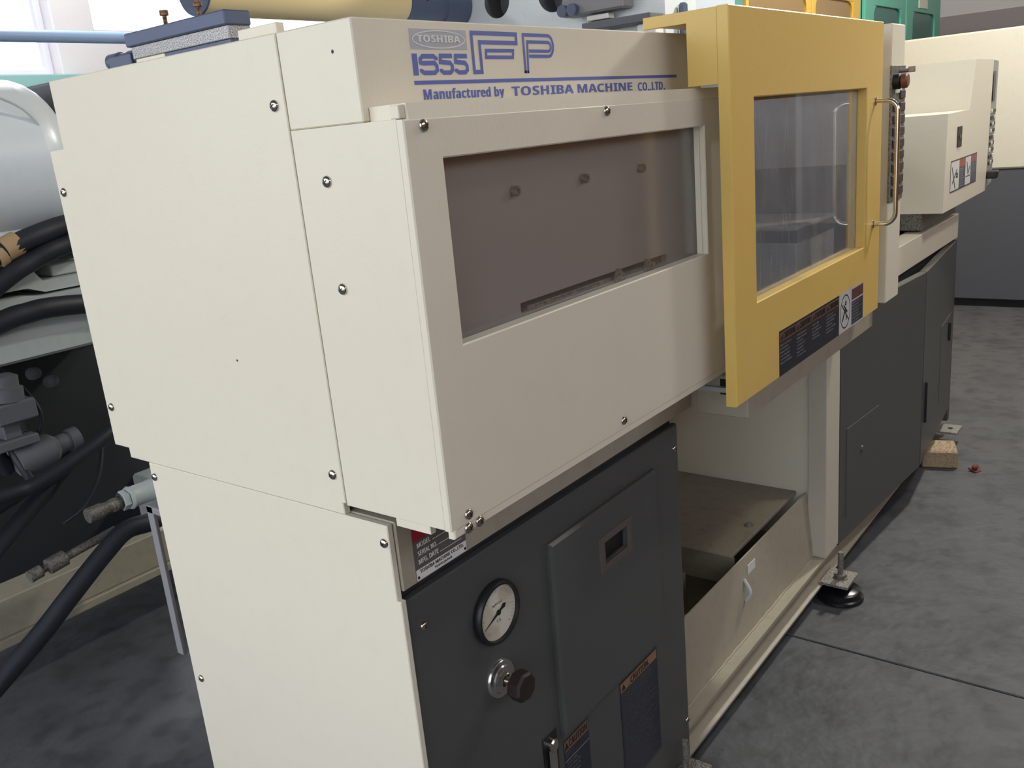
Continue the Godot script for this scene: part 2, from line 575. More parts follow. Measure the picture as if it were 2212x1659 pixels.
# ---------------------------------------------------------------- scene
func _ready() -> void:
	var cam := Camera3D.new()
	cam.name = "camera"
	cam.transform = Transform3D(Basis(Vector3(0.59939, -0.08938, 0.79545), Vector3(0.27070, 0.95783, -0.09636), Vector3(-0.75330, 0.27308, 0.59831)).orthonormalized(), Vector3(-0.8491, 1.6797, 0.8080))
	cam.fov = 46.34
	cam.near = 0.02
	cam.far = 100.0
	add_child(cam)
	cam.current = true
	var we := WorldEnvironment.new()
	we.name = "world_environment"
	var env := Environment.new()
	env.background_mode = Environment.BG_SKY
	var sky := Sky.new()
	var sm := ProceduralSkyMaterial.new()
	sm.sky_top_color = Color(0.86, 0.91, 1.0)
	sm.sky_horizon_color = Color(0.97, 0.98, 1.0)
	sm.ground_horizon_color = Color(0.8, 0.8, 0.8)
	sm.ground_bottom_color = Color(0.5, 0.5, 0.5)
	sm.sun_angle_max = 0.0
	sm.energy_multiplier = 4.0
	sky.sky_material = sm
	env.sky = sky
	env.ambient_light_source = Environment.AMBIENT_SOURCE_DISABLED
	env.tonemap_mode = Environment.TONE_MAPPER_LINEAR
	env.tonemap_exposure = 0.92
	env.sdfgi_enabled = true
	env.ssao_enabled = true
	env.ssil_enabled = true
	we.environment = env
	add_child(we)
	# daylight through left and back windows; front light is an added warm fill
	daylight("daylight_left", Vector3(-3.4, 2.4, -1.8), Vector3(1, 0, 0), Vector2(8.8, 3.2), 4.5, Color(1.0, 0.985, 0.955))
	daylight("daylight_back", Vector3(3.4, 3.5, -6.8), Vector3(0, 0, 1), Vector2(6.2, 1.8), 2.4, Color(0.93, 0.96, 1.0))
	daylight("warm_fill_front", Vector3(0.5, 3.3, 3.9), Vector3(0, 0, -1), Vector2(6.0, 1.4), 0.2, Color(1.0, 0.62, 0.26))

	font_bold = SystemFont.new()
	font_bold.font_names = PackedStringArray(["Droid Sans"])
	font_bold.font_weight = 700
	font_plain = SystemFont.new()
	font_plain.font_names = PackedStringArray(["Droid Sans"])
	mats()
	room()
	machine()
	background_press()
	far_machines()
	loose_things()
	pendant(Vector3(2.8, 2.9, 1.05), 1.8, Color(1.0, 0.99, 0.96), "added unseen round white pendant lamp above the aisle beside the machine")
	pendant(Vector3(5.2, 4.0, 0.4), 12.0, Color(1.0, 0.99, 0.95), "added unseen round white pendant lamp above the far end of the aisle")
	pendant(Vector3(2.6, 4.2, -5.2), 7.0, Color(0.96, 0.97, 1.0), "added unseen round pendant lamp hanging near the back windows")

func pendant(at: Vector3, energy: float, c: Color, label: String) -> void:  # unseen lamp, added to brighten faces the windows leave dim
	var t := thing("added_pendant_lamp", label, "lamp", at)
	var st := new_st()
	var prof: Array = []
	for k in 13:
		var a := -PI / 2 + PI * k / 12
		prof.append(Vector2(maxf(0.14 * cos(a), 0.0001), 0.14 * sin(a)))
	lathe(st, Vector3.ZERO, Vector3(0, 1, 0), prof, 24)
	var gm := mat(Color(1, 1, 1), 0.5)
	gm.emission_enabled = true
	gm.emission = c
	gm.emission_energy_multiplier = 1.5
	done(st, "globe", gm, t)
	st = new_st()
	lathe(st, Vector3(0, 0.142, 0), Vector3(0, 1, 0), [Vector2(0.05, 0), Vector2(0.04, 0.06), Vector2(0.008, 0.08), Vector2(0.008, 5.0 - at.y - 0.145)], 16)
	done(st, "stem", M.black, t)
	var l := OmniLight3D.new()
	l.name = "added_lamp_light"
	l.light_color = c
	l.light_energy = energy
	l.light_size = 0.13
	l.omni_range = 25.0
	l.omni_attenuation = 2.0
	l.shadow_enabled = true
	t.add_child(l, true)

func daylight(called: String, at: Vector3, dir: Vector3, size: Vector2, energy: float, c: Color) -> void:
	var l := AreaLight3D.new()
	l.name = called
	l.area_size = size
	l.light_color = c
	l.light_energy = energy
	l.area_range = 30.0
	l.shadow_enabled = true
	l.transform = Transform3D(Basis.looking_at(dir, Vector3.UP), at)
	add_child(l)

# ---------------------------------------------------------------- room
func glazed_wall(called: String, n: int, tf: Transform3D, outer: Array, wins: Array, label: String, wlabel: String, wm: Material = null) -> void:
	var w := sheetpart(called, tf, [outer], wins, 0.3, 0.01, wm if wm else M.wall, self)
	structure(w, label, "wall")
	for r in wins:
		var st := new_st()
		var f := 0.06
		sheet(st, tf.translated_local(Vector3(0, 0, 0.08)), [r], [[r[0] + f, r[1] + f, r[2] - f, r[3] - f]], 0.08, 0.005)
		var o := done(st, "window_%d" % n, M.pillar, self)
		structure(o, wlabel, "window")
		var mid: float = (r[0] + r[2]) * 0.5
		var s2 := new_st()
		cbox(s2, Vector3(mid - 0.025, r[1] + f, 0.08), Vector3(mid + 0.025, r[3] - f, 0.14), 0.004, tf)
		done(s2, "mullion", M.pillar, o)
		var i := 0
		for q in [[r[0] + f, mid - 0.025], [mid + 0.025, r[2] - f]]:
			var s3 := new_st()
			cbox(s3, Vector3(q[0], r[1] + f, 0.105), Vector3(q[1], r[3] - f, 0.111), 0.0005, tf)
			done(s3, "pane", M.glass, o)
			i += 1
		n += 1

func room() -> void:
	var base := new_st()
	cbox(base, Vector3(-3.9, -0.3, -7.3), Vector3(12.3, -0.012, 4.3), 0.002)
	var fl := done(base, "floor", M.cavity, self)
	structure(fl, "dark grey stained concrete factory floor with a saw-cut joint", "floor")
	var xs := [-3.9, -2.3, 1.70, 5.7, 9.7, 12.3]
	var zs := [-7.3, -3.6, 2.9, 4.3]
	for i in xs.size() - 1:
		for j in zs.size() - 1:
			var st := new_st()
			cbox(st, Vector3(xs[i] + 0.003, -0.06, zs[j] + 0.003), Vector3(xs[i + 1] - 0.003, 0.0, zs[j + 1] - 0.003), 0.003)
			done(st, "concrete_slab", M.floor, fl)
	var ce := boxpart("ceiling", Vector3(-3.9, 5.0, -7.3), Vector3(12.3, 5.2, 4.3), 0.005, M.ceiling, self)
	structure(ce, "plain dull grey factory ceiling above the machines", "ceiling")
	# back wall faces +Z (window band high up), left wall faces +X, front wall faces -Z, right wall faces -X
	glazed_wall("wall_back", 1, FZ(-7.3), [-3.9, 0.0, 12.3, 5.0], [[0.3, 2.45, 3.30, 4.5], [3.66, 2.78, 6.6, 4.5]], "pale back wall of the hall with a band of bright windows", "bright overexposed window in the back wall")
	var tl := basis_at(Vector3(-3.9, 0, 0), Vector3(0, 0, -1), Vector3(0, 1, 0), Vector3(1, 0, 0))
	glazed_wall("wall_left", 3, tl, [-4.3, 0.0, 7.3, 5.0], [[-2.6, 0.8, 6.2, 4.0]], "pale wall with a wide window behind the photographer", "wide window in the wall behind the photographer")
	var tfr := basis_at(Vector3(0, 0, 4.3), Vector3(-1, 0, 0), Vector3(0, 1, 0), Vector3(0, 0, -1))  # unseen wall added across the aisle to bounce warm light back
	glazed_wall("added_wall_front", 4, tfr, [-12.3, 0.0, 3.9, 5.0], [[-3.5, 2.6, 2.5, 4.0]], "added unseen tan wall with high windows across the aisle", "added unseen high window in the tan wall across the aisle", M.wall_tan_bounce)
	var st := new_st()
	cbox(st, Vector3(12.0, 0.0, -7.0), Vector3(12.3, 5.0, 4.0), 0.005)
	var o := done(st, "wall_right", M.wall, self)
	structure(o, "pale plastered end wall at the far right", "wall")
	boxpart("dado", Vector3(11.96, 0.0, -6.9), Vector3(12.0, 2.52, 3.9), 0.004, M.dado, o)
	var p := boxpart("trim_1", Vector3(0.2, 2.33, -6.98), Vector3(3.4, 2.44, -6.8), 0.01, M.teal_trim, self)
	structure(p, "pale teal ledge under the windows at top left", "trim")
	var s2 := new_st()
	lathe(s2, Vector3(-1.0, 2.48, -5.0), Vector3(1, 0, 0), [Vector2(0.0001, 0), Vector2(0.037, 0), Vector2(0.037, 4.6), Vector2(0.0001, 4.6)], 16)
	var pipe := done(s2, "pipe", M.blue_pipe, self)
	tag(pipe, "pale blue horizontal pipe crossing the bright windows at top left", "pipe")
	var s3 := new_st()
	cbox(s3, Vector3(-0.63, 0.0, -5.03), Vector3(-0.57, 2.46, -4.97), 0.004)
	done(s3, "pipe_stand", M.blue_pipe, pipe)

# ---------------------------------------------------------------- the machine in front
func machine() -> void:
	var t := thing("injection_molding_machine", "cream injection molding machine with yellow safety door and grey lower panels", "machine")
	clamp_covers(t)
	safety_door(t)
	base_left(t)
	base_right(t)
	injection_unit(t)

func clamp_covers(t: Node3D) -> void:
	var E := FX(0.0)
	# large end cover with notches at its far edge
	var st := new_st()
	sheet(st, FX(0.012), [[-0.897, 1.141, -0.219, 1.715], [-0.846, 1.715, -0.219, 1.832], [-0.846, 1.121, -0.225, 1.141]], [], 0.012, 0.0015)
	cbox(st, Vector3(0.0125, 1.708, -0.896), Vector3(0.05, 1.7155, -0.848), 0.001)
	cbox(st, Vector3(0.0125, 1.826, -0.845), Vector3(0.09, 1.8315, -0.220), 0.001)
	var ec := done(st, "end_cover", M.cream, t)
	for p in [[1.739, -0.241], [1.640, -0.876], [1.223, -0.876], [1.187, -0.238]]:
		screw(Vector3(0, p[0], p[1]), Vector3(-1, 0, 0), ec)
	var pin := new_st()
	lathe(pin, Vector3(0, 1.355, -0.435), Vector3(-1, 0, 0), [Vector2(0.0022, 0), Vector2(0.0018, 0.0004), Vector2(0.0001, 0.0005)], 8)
	done(pin, "paint_chip", M.black, ec)
	# upper cover with the printed maker's name
	st = new_st()
	cbox(st, Vector3(0.0, 1.704, -0.2165), Vector3(0.99, 1.832, -0.07), 0.0018)
	var uc := done(st, "upper_cover", M.cream, t)
	pin = new_st()
	lathe(pin, Vector3(0, 1.795, -0.110), Vector3(-1, 0, 0), [Vector2(0.0026, 0), Vector2(0.002, 0.0004), Vector2(0.0001, 0.0005)], 8)
	done(pin, "paint_chip", M.black, uc)
	maker_print(uc)
	# side guard: front with window, return round the corner, joggled top strip
	st = new_st()
	sheet(st, FZ(-0.012), [[0.0, 1.138, 0.93, 1.7025], [0.006, 1.124, 0.93, 1.138]], [[0.069, 1.397, 0.853, 1.65]], 0.012, 0.002)
	sheet(st, FX(0.0125), [[-0.2155, 1.139, -0.0125, 1.7035]], [], 0.0125, 0.0005)
	sheet(st, FX(0.0125), [[-0.112, 1.125, -0.043, 1.1385]], [], 0.011, 0.0008)
	quad(st, Vector3(0.012, 1.7005, -0.001), Vector3(0.93, 1.7005, -0.001), Vector3(0.93, 1.722, -0.004), Vector3(0.012, 1.722, -0.004), Vector3(0, 0.3, 1))
	quad(st, Vector3(0.012, 1.722, -0.004), Vector3(0.93, 1.722, -0.004), Vector3(0.93, 1.722, -0.069), Vector3(0.012, 1.722, -0.069), Vector3(0, 1, 0))
	quad(st, Vector3(0.012, 1.7005, -0.001), Vector3(0.012, 1.722, -0.004), Vector3(0.012, 1.722, -0.069), Vector3(0.012, 1.7005, -0.069), Vector3(-1, 0, 0))
	cbox(st, Vector3(0.0, 1.7036, -0.022), Vector3(0.012, 1.7205, -0.006), 0.0012)
	# window frame flange behind the opening
	sheet(st, FZ(-0.024), [[0.05, 1.378, 0.872, 1.669]], [[0.069, 1.397, 0.853, 1.65]], 0.013, 0.0005)
	var sg := done(st, "side_guard", M.cream, t)
	for p in [[0.036, 1.693 - 0.0], [0.486, 1.693], [0.483, 1.153], [0.039, 1.151], [0.061, 1.131], [0.036, 1.131]]:
		screw(Vector3(p[0], p[1], 0), Vector3(0, 0, 1), sg)
	for p in [[1.632, -0.155], [1.483, -0.154]]:
		screw(Vector3(0, p[0], p[1]), Vector3(-1, 0, 0), sg)
	boxpart("window_pane", Vector3(0.055, 1.383, -0.028), Vector3(0.867, 1.664, -0.0245), 0.0004, M.pane_tinted, sg)
	boxpart("bottom_crease", Vector3(0.012, 1.1375, -0.001), Vector3(0.93, 1.1382, 0.0003), 0.0001, M.cream_shaded, sg)
	# plate with a slot and bolts just behind the window
	st = new_st()
	sheet(st, FZ(-0.057), [[0.03, 1.30, 0.90, 1.69]], [[0.266, 1.394, 0.758, 1.412]], 0.012, 0.0008)
	var sp := done(st, "slide_plate", M.plate, t) if M.has("plate") else done(st, "slide_plate", M.grey, t)
	for x in [0.270, 0.468, 0.664]:
		socket_bolt(Vector3(x, 1.587, -0.045), Vector3(0, 0, 1), sp, 0.008, 0.012, M.dull_steel)
	for x in [0.567, 0.676]:
		st = new_st()
		lathe(st, Vector3(x, 1.4005, -0.045), Vector3(0, 0, 1), [Vector2(0.015, 0), Vector2(0.015, 0.003), Vector2(0.0001, 0.003)], 18)
		done(st, "washer", M.dull_steel, sp)
		socket_bolt(Vector3(x, 1.4005, -0.042), Vector3(0, 0, 1), sp, 0.0085, 0.008, M.dull_steel)
	boxpart("slot_bar", Vector3(0.29, 1.3945, -0.062), Vector3(0.72, 1.402, -0.050), 0.0008, M.dull_steel, sp)
	# block that stands up above the top edge
	var cb := boxpart("clamp_block", Vector3(0.055, 1.868, -0.672), Vector3(0.104, 1.8895, -0.394), 0.002, M.black_steel_hazed, t)
	boxpart("ground_plate", Vector3(0.06, 1.8485, -0.664), Vector3(0.1025, 1.8678, -0.396), 0.001, M.rough_steel, cb)
	boxpart("spacer", Vector3(0.062, 1.831, -0.66), Vector3(0.10, 1.8483, -0.575), 0.001, M.cream, cb)
	boxpart("spacer", Vector3(0.062, 1.831, -0.5745), Vector3(0.1025, 1.8483, -0.396), 0.001, M.black_steel_hazed, cb)
	for z in [-0.575, -0.482]:
		st = new_st()
		lathe(st, Vector3(0.075, 1.889, z), Vector3(0, 1, 0), [Vector2(0.0035, 0), Vector2(0.0035, 0.017), Vector2(0.007, 0.0172), Vector2(0.007, 0.025), Vector2(0.0001, 0.025)], 12)
		done(st, "bolt", M.rust, cb)
	st = new_st()
	lathe(st, Vector3(0.09, 1.856, -0.68), Vector3(0, 0, -1), [Vector2(0.0001, 0), Vector2(0.014, 0), Vector2(0.014, 0.035), Vector2(0.012, 0.035), Vector2(0.012, 0.07), Vector2(0.015, 0.07), Vector2(0.015, 0.1), Vector2(0.0001, 0.1)], 16)
	cbox(st, Vector3(0.07, 1.832, -0.76), Vector3(0.11, 1.862, -0.69), 0.002)
	done(st, "limit_switch", M.black_steel_hazed, t)
	boxpart("cable_bracket", Vector3(0.05, 1.832, -0.845), Vector3(0.09, 1.838, -0.72), 0.001, M.bed, t)
	boxpart("top_bracket", Vector3(0.06, 1.833, -0.375), Vector3(0.075, 1.8565, -0.285), 0.001, M.cream, t)
	# hidden body that keeps light out of the covers
	st = new_st()
	cbox(st, Vector3(0.08, 1.13, -0.86), Vector3(0.98, 1.82, -0.22), 0.002)
	cbox(st, Vector3(0.03, 1.14, -0.215), Vector3(0.93, 1.70, -0.08), 0.002)
	done(st, "clamp_light_block", M.cavity, t)
	boxpart("top_plate", Vector3(0.1, 1.8225, -0.845), Vector3(0.98, 1.8265, -0.217), 0.001, M.cream, t)

func maker_print(uc: Node) -> void:
	var F := FZ(-0.07)
	var w := 0.0005
	printpart("logo_panel", F, [0.1046, 1.7944, 0.2242, 1.8208], w, M.silver_ink, uc)
	var st := new_st()
	var el: Array = []
	for k in 48:
		var a := TAU * k / 48
		el.append(Vector2(0.1645 + 0.0552 * cos(a), 1.8075 + 0.0113 * sin(a)))
	stroke(st, F, el, 0.0016, w + 0.0005, true)
	done(st, "logo_ring", M.pale_ink, uc)
	lettering("TOSHIBA", F, [0.1185, 1.8036, 0.2092, 1.8128], w + 0.0005, M.pale_ink, uc)
	# IS55 : I and three wide digits
	st = new_st()
	prism(st, F, PackedVector2Array([Vector2(0.1051, 1.7604), Vector2(0.1153, 1.7604), Vector2(0.1153, 1.7887), Vector2(0.1051, 1.7887)]), 0.0, w)
	done(st, "letter_i", M.blue_ink, uc)
	block_s(uc, F, 0.1178, 0.1576, false)
	block_s(uc, F, 0.1591, 0.1908, true)
	block_s(uc, F, 0.1922, 0.2240, true)
	# F outline
	st = new_st()
	var sw := 0.0060
	var h := sw * 0.5
	stroke(st, F, [Vector2(0.2336 + h, 1.7608 + h), Vector2(0.2336 + h, 1.8208 - h * 0.9), Vector2(0.3490 - h, 1.8208 - h * 0.9), Vector2(0.3486 - h, 1.8030 + h * 0.8), Vector2(0.2570 - h, 1.8030 + h * 0.8), Vector2(0.2576 - h, 1.7608 + h)], sw, w, true)
	stroke(st, F, [Vector2(0.2640 + h, 1.7816 + h), Vector2(0.2650 + h, 1.7968 - h), Vector2(0.3385 - h, 1.7972 - h), Vector2(0.3368 - h, 1.7816 + h)], sw * 0.85, w, true)
	done(st, "letter_f", M.blue_ink, uc)
	st = new_st()
	var outer: Array = [Vector2(0.3622 + 0.002, 1.7610), Vector2(0.3622 + 0.002, 1.8180)]
	var inner: Array = [Vector2(0.3722 - 0.001, 1.7610), Vector2(0.3745, 1.8078)]
	for k in 9:
		var a := PI / 2 - PI * k / 8
		outer.append(Vector2(0.4320 + 0.0140 * cos(a), 1.8022 + 0.0158 * sin(a)))
		inner.append(Vector2(0.4310 + 0.0080 * cos(a), 1.8010 + 0.0068 * sin(a)))
	outer.append(Vector2(0.3775, 1.7864))
	inner.append(Vector2(0.3775, 1.7942))
	stroke(st, F, outer, 0.0050, w)
	stroke(st, F, inner, 0.0048, w)
	stroke(st, F, [Vector2(0.3610, 1.7628), Vector2(0.3732, 1.7628)], 0.0040, w)
	done(st, "letter_p", M.blue_ink, uc)
	printpart("rule_line", F, [0.1045, 1.7482, 0.8790, 1.7534], w, M.blue_ink, uc)
	lettering("Manufactured by", F, [0.1205, 1.7235, 0.3040, 1.7425], w, M.blue_ink, uc)
	lettering("TOSHIBA MACHINE", F, [0.3235, 1.7275, 0.6980, 1.7415], w, M.blue_ink, uc)
	lettering("CO.,LTD.", F, [0.7200, 1.7235, 0.8270, 1.7410], w, M.blue_ink, uc)

func block_s(uc: Node, F: Transform3D, x0: float, x1: float, five: bool) -> void:
	var st := new_st()
	var y0 := 1.7602
	var y1 := 1.7886
	var s := 0.0066
	var hs := s * 0.5
	var ym := (y0 + y1) * 0.5
	var r := 0.0052
	var pts: Array = []
	if five:
		pts = [Vector2(x1 - 0.002, y1 - hs * 0.8), Vector2(x0 + hs + 0.001, y1 - hs * 0.8), Vector2(x0 + hs, ym + 0.0035)]
	else:
		pts = [Vector2(x1 - hs, y1 - 0.0085), Vector2(x1 - hs, y1 - hs - r * 0.6), Vector2(x1 - hs - r, y1 - hs), Vector2(x0 + hs + r, y1 - hs), Vector2(x0 + hs, y1 - hs - r * 0.7), Vector2(x0 + hs, ym + hs * 0.9), Vector2(x0 + hs + r * 0.7, ym + 0.0018)]
	var tail: Array = [Vector2(x1 - hs - r * 0.8, ym + 0.0022), Vector2(x1 - hs, ym - 0.002), Vector2(x1 - hs, y0 + hs + r * 0.7), Vector2(x1 - hs - r, y0 + hs), Vector2(x0 + hs + r, y0 + hs), Vector2(x0 + hs, y0 + hs + r * 0.6), Vector2(x0 + hs, y0 + 0.0085)]
	stroke(st, F, pts + tail, s * 0.92, 0.0005)
	done(st, "digit_five" if five else "letter_s", M.blue_ink, uc)

func safety_door(t: Node3D) -> void:
	var st := new_st()
	var zf := 0.069
	sheet(st, FZ(zf - 0.024), [[0.824, 1.081, 1.823, 1.864]], [[0.937, 1.281, 1.682, 1.696]], 0.024, 0.0022)
	# side return: a T in outline, with an arm reaching back over the covers
	sheet(st, FX(0.836), [[-0.018, 1.725, zf - 0.0245, 1.863], [-0.110, 1.841, zf - 0.0245, 1.863]], [], 0.012, 0.0006)
	# top return and far side return
	cbox(st, Vector3(0.8365, 1.846, -0.109), Vector3(1.80, 1.8625, 0.044), 0.001)
	cbox(st, Vector3(1.8065, 1.085, -0.02), Vector3(1.8225, 1.845, 0.0445), 0.001)
	var d := done(st, "safety_door", M.yellow, t)
	# the pane
	st = new_st()
	var a := Vector3(0.93, 1.274, 0.044)
	var b := Vector3(1.69, 1.703, 0.044)
	tri(st, a, Vector3(b.x, a.y, a.z), b, Vector3(0, 0, 1), Vector2(0, 1), Vector2(1, 1), Vector2(1, 0))
	tri(st, a, b, Vector3(a.x, b.y, a.z), Vector3(0, 0, 1), Vector2(0, 1), Vector2(1, 0), Vector2(0, 0))
	var wp := done(st, "window_pane", M.pane_scratched, d)
	boxpart("pane_surface", Vector3(0.93, 1.274, 0.0445), Vector3(1.69, 1.703, 0.0465), 0.0002, M.pane_clear, wp)
	sheetpart("pane_retainer", FZ(0.033), [[0.915, 1.262, 1.705, 1.715]], [[0.94, 1.284, 1.676, 1.690]], 0.010, 0.0005, M.cream_shaded, d)
	# tubular pull handle
	st = new_st()
	var path: Array = []
	var r := 0.030
	var x := 1.757
	path.append(Vector3(x, 1.662, 0.066))
	for k in 7:
		var g := PI / 2 * k / 6
		path.append(Vector3(x, 1.662 - r + r * cos(g), 0.128 - r + r * sin(g)))
	for k in 7:
		var g := PI / 2 * k / 6
		path.append(Vector3(x, 1.334 + r - r * sin(g), 0.128 - r + r * cos(g)))
	path.append(Vector3(x, 1.334, 0.066))
	tube(st, path, 0.0062, 14)
	for y in [1.662, 1.334]:
		lathe(st, Vector3(x, y, 0.069), Vector3(0, 0, 1), [Vector2(0.011, 0), Vector2(0.011, 0.003), Vector2(0.0062, 0.004)], 16)
	done(st, "handle", M.chrome, d).set_meta("label", "bent chrome tube handle")
	# long caution strip along the bottom edge
	var im := Image.create(1240, 212, false, Image.FORMAT_RGBA8)
	im.fill(c8(34, 36, 44))
	var rng := RandomNumberGenerator.new()
	rng.seed = 4
	for k in 4:
		var x0 := k * 206 + 8
		im.fill_rect(Rect2i(x0, 10, 196, 42), c8(112, 82, 68))
		triangle_px(im, x0 + 22, 15, 32, c8(40, 26, 22))
		words(im, rng, Rect2i(x0 + 4, 66, 150, [100, 118, 84, 92][k]), 17, 7, c8(128, 128, 130))
	im.fill_rect(Rect2i(828, 0, 200, 212), c8(190, 190, 188))
	ring_px(im, 928, 106, 78, 88, 7, c8(36, 36, 36))
	line_px(im, Vector2(868, 60), Vector2(985, 160), 7, c8(36, 36, 36))
	line_px(im, Vector2(885, 150), Vector2(930, 92), 12, c8(36, 36, 36))
	line_px(im, Vector2(930, 92), Vector2(950, 150), 10, c8(36, 36, 36))
	line_px(im, Vector2(905, 70), Vector2(958, 112), 9, c8(36, 36, 36))
	ring_px(im, 935, 62, 9, 9, 12, c8(36, 36, 36))
	im.fill_rect(Rect2i(1028, 0, 212, 212), c8(186, 186, 186))
	im.fill_rect(Rect2i(1034, 10, 200, 58), c8(92, 58, 56))
	im.fill_rect(Rect2i(1034, 76, 200, 128), c8(48, 50, 56))
	words(im, rng, Rect2i(1044, 84, 180, 114), 17, 7, c8(128, 128, 130), 0.9)
	var lab := printpart("caution_label", FZ(zf), [1.057, 1.083, 1.678, 1.189], 0.0008, label_mat(im), d)
	for k in 4:
		var x0 := 1.057 + (k * 206 + 8) * 0.0005008
		lettering("CAUTION", FZ(zf), [x0 + 0.021, 1.1665, x0 + 0.092, 1.1815], 0.0012, M.black_ink, lab)
	# rail the door hangs over
	var rl := boxpart("door_rail", Vector3(1.012, 0.99, -0.117), Vector3(1.975, 1.088, 0.012), 0.002, M.cream_shaded, t)
	boxpart("rail_slot", Vector3(1.0115, 1.042, -0.055), Vector3(1.016, 1.08, -0.03), 0.0003, M.dark, rl)
	# inside the mould space
	st = new_st()
	cbox(st, Vector3(1.955, 1.0, -0.75), Vector3(1.972, 1.484, -0.03), 0.002)
	done(st, "fixed_platen", M.inner_dark, t)  # lower platen face, its shadow put into the darker colour
	boxpart("platen_cover", Vector3(1.957, 1.4845, -0.75), Vector3(1.972, 1.85, -0.02), 0.001, M.inner, t)
	var mb := boxpart("mould_block", Vector3(1.63, 1.02, -0.62), Vector3(1.953, 1.345, -0.10), 0.004, M.inner, t)
	boxpart("mould_lip", Vector3(1.628, 1.30, -0.605), Vector3(1.95, 1.335, -0.095), 0.002, M.grey, mb)
	for y in [1.15, 1.55]:
		st = new_st()
		for z in [-0.68]:
			lathe(st, Vector3(0.985, y, z), Vector3(1, 0, 0), [Vector2(0.0001, 0), Vector2(0.03, 0), Vector2(0.03, 0.97), Vector2(0.0001, 0.97)], 18)
		done(st, "tie_bar", M.steel, t)
	boxpart("moving_platen", Vector3(1.0, 1.10, -0.72), Vector3(1.10, 1.74, -0.14), 0.004, M.inner_dark, t)
	boxpart("mould_floor", Vector3(1.0, 1.05, -0.76), Vector3(1.955, 1.062, 0.0), 0.001, M.inner, t)
	boxpart("rear_guard", Vector3(0.99, 1.05, -0.80), Vector3(1.972, 1.85, -0.785), 0.001, M.inner_dark, t)

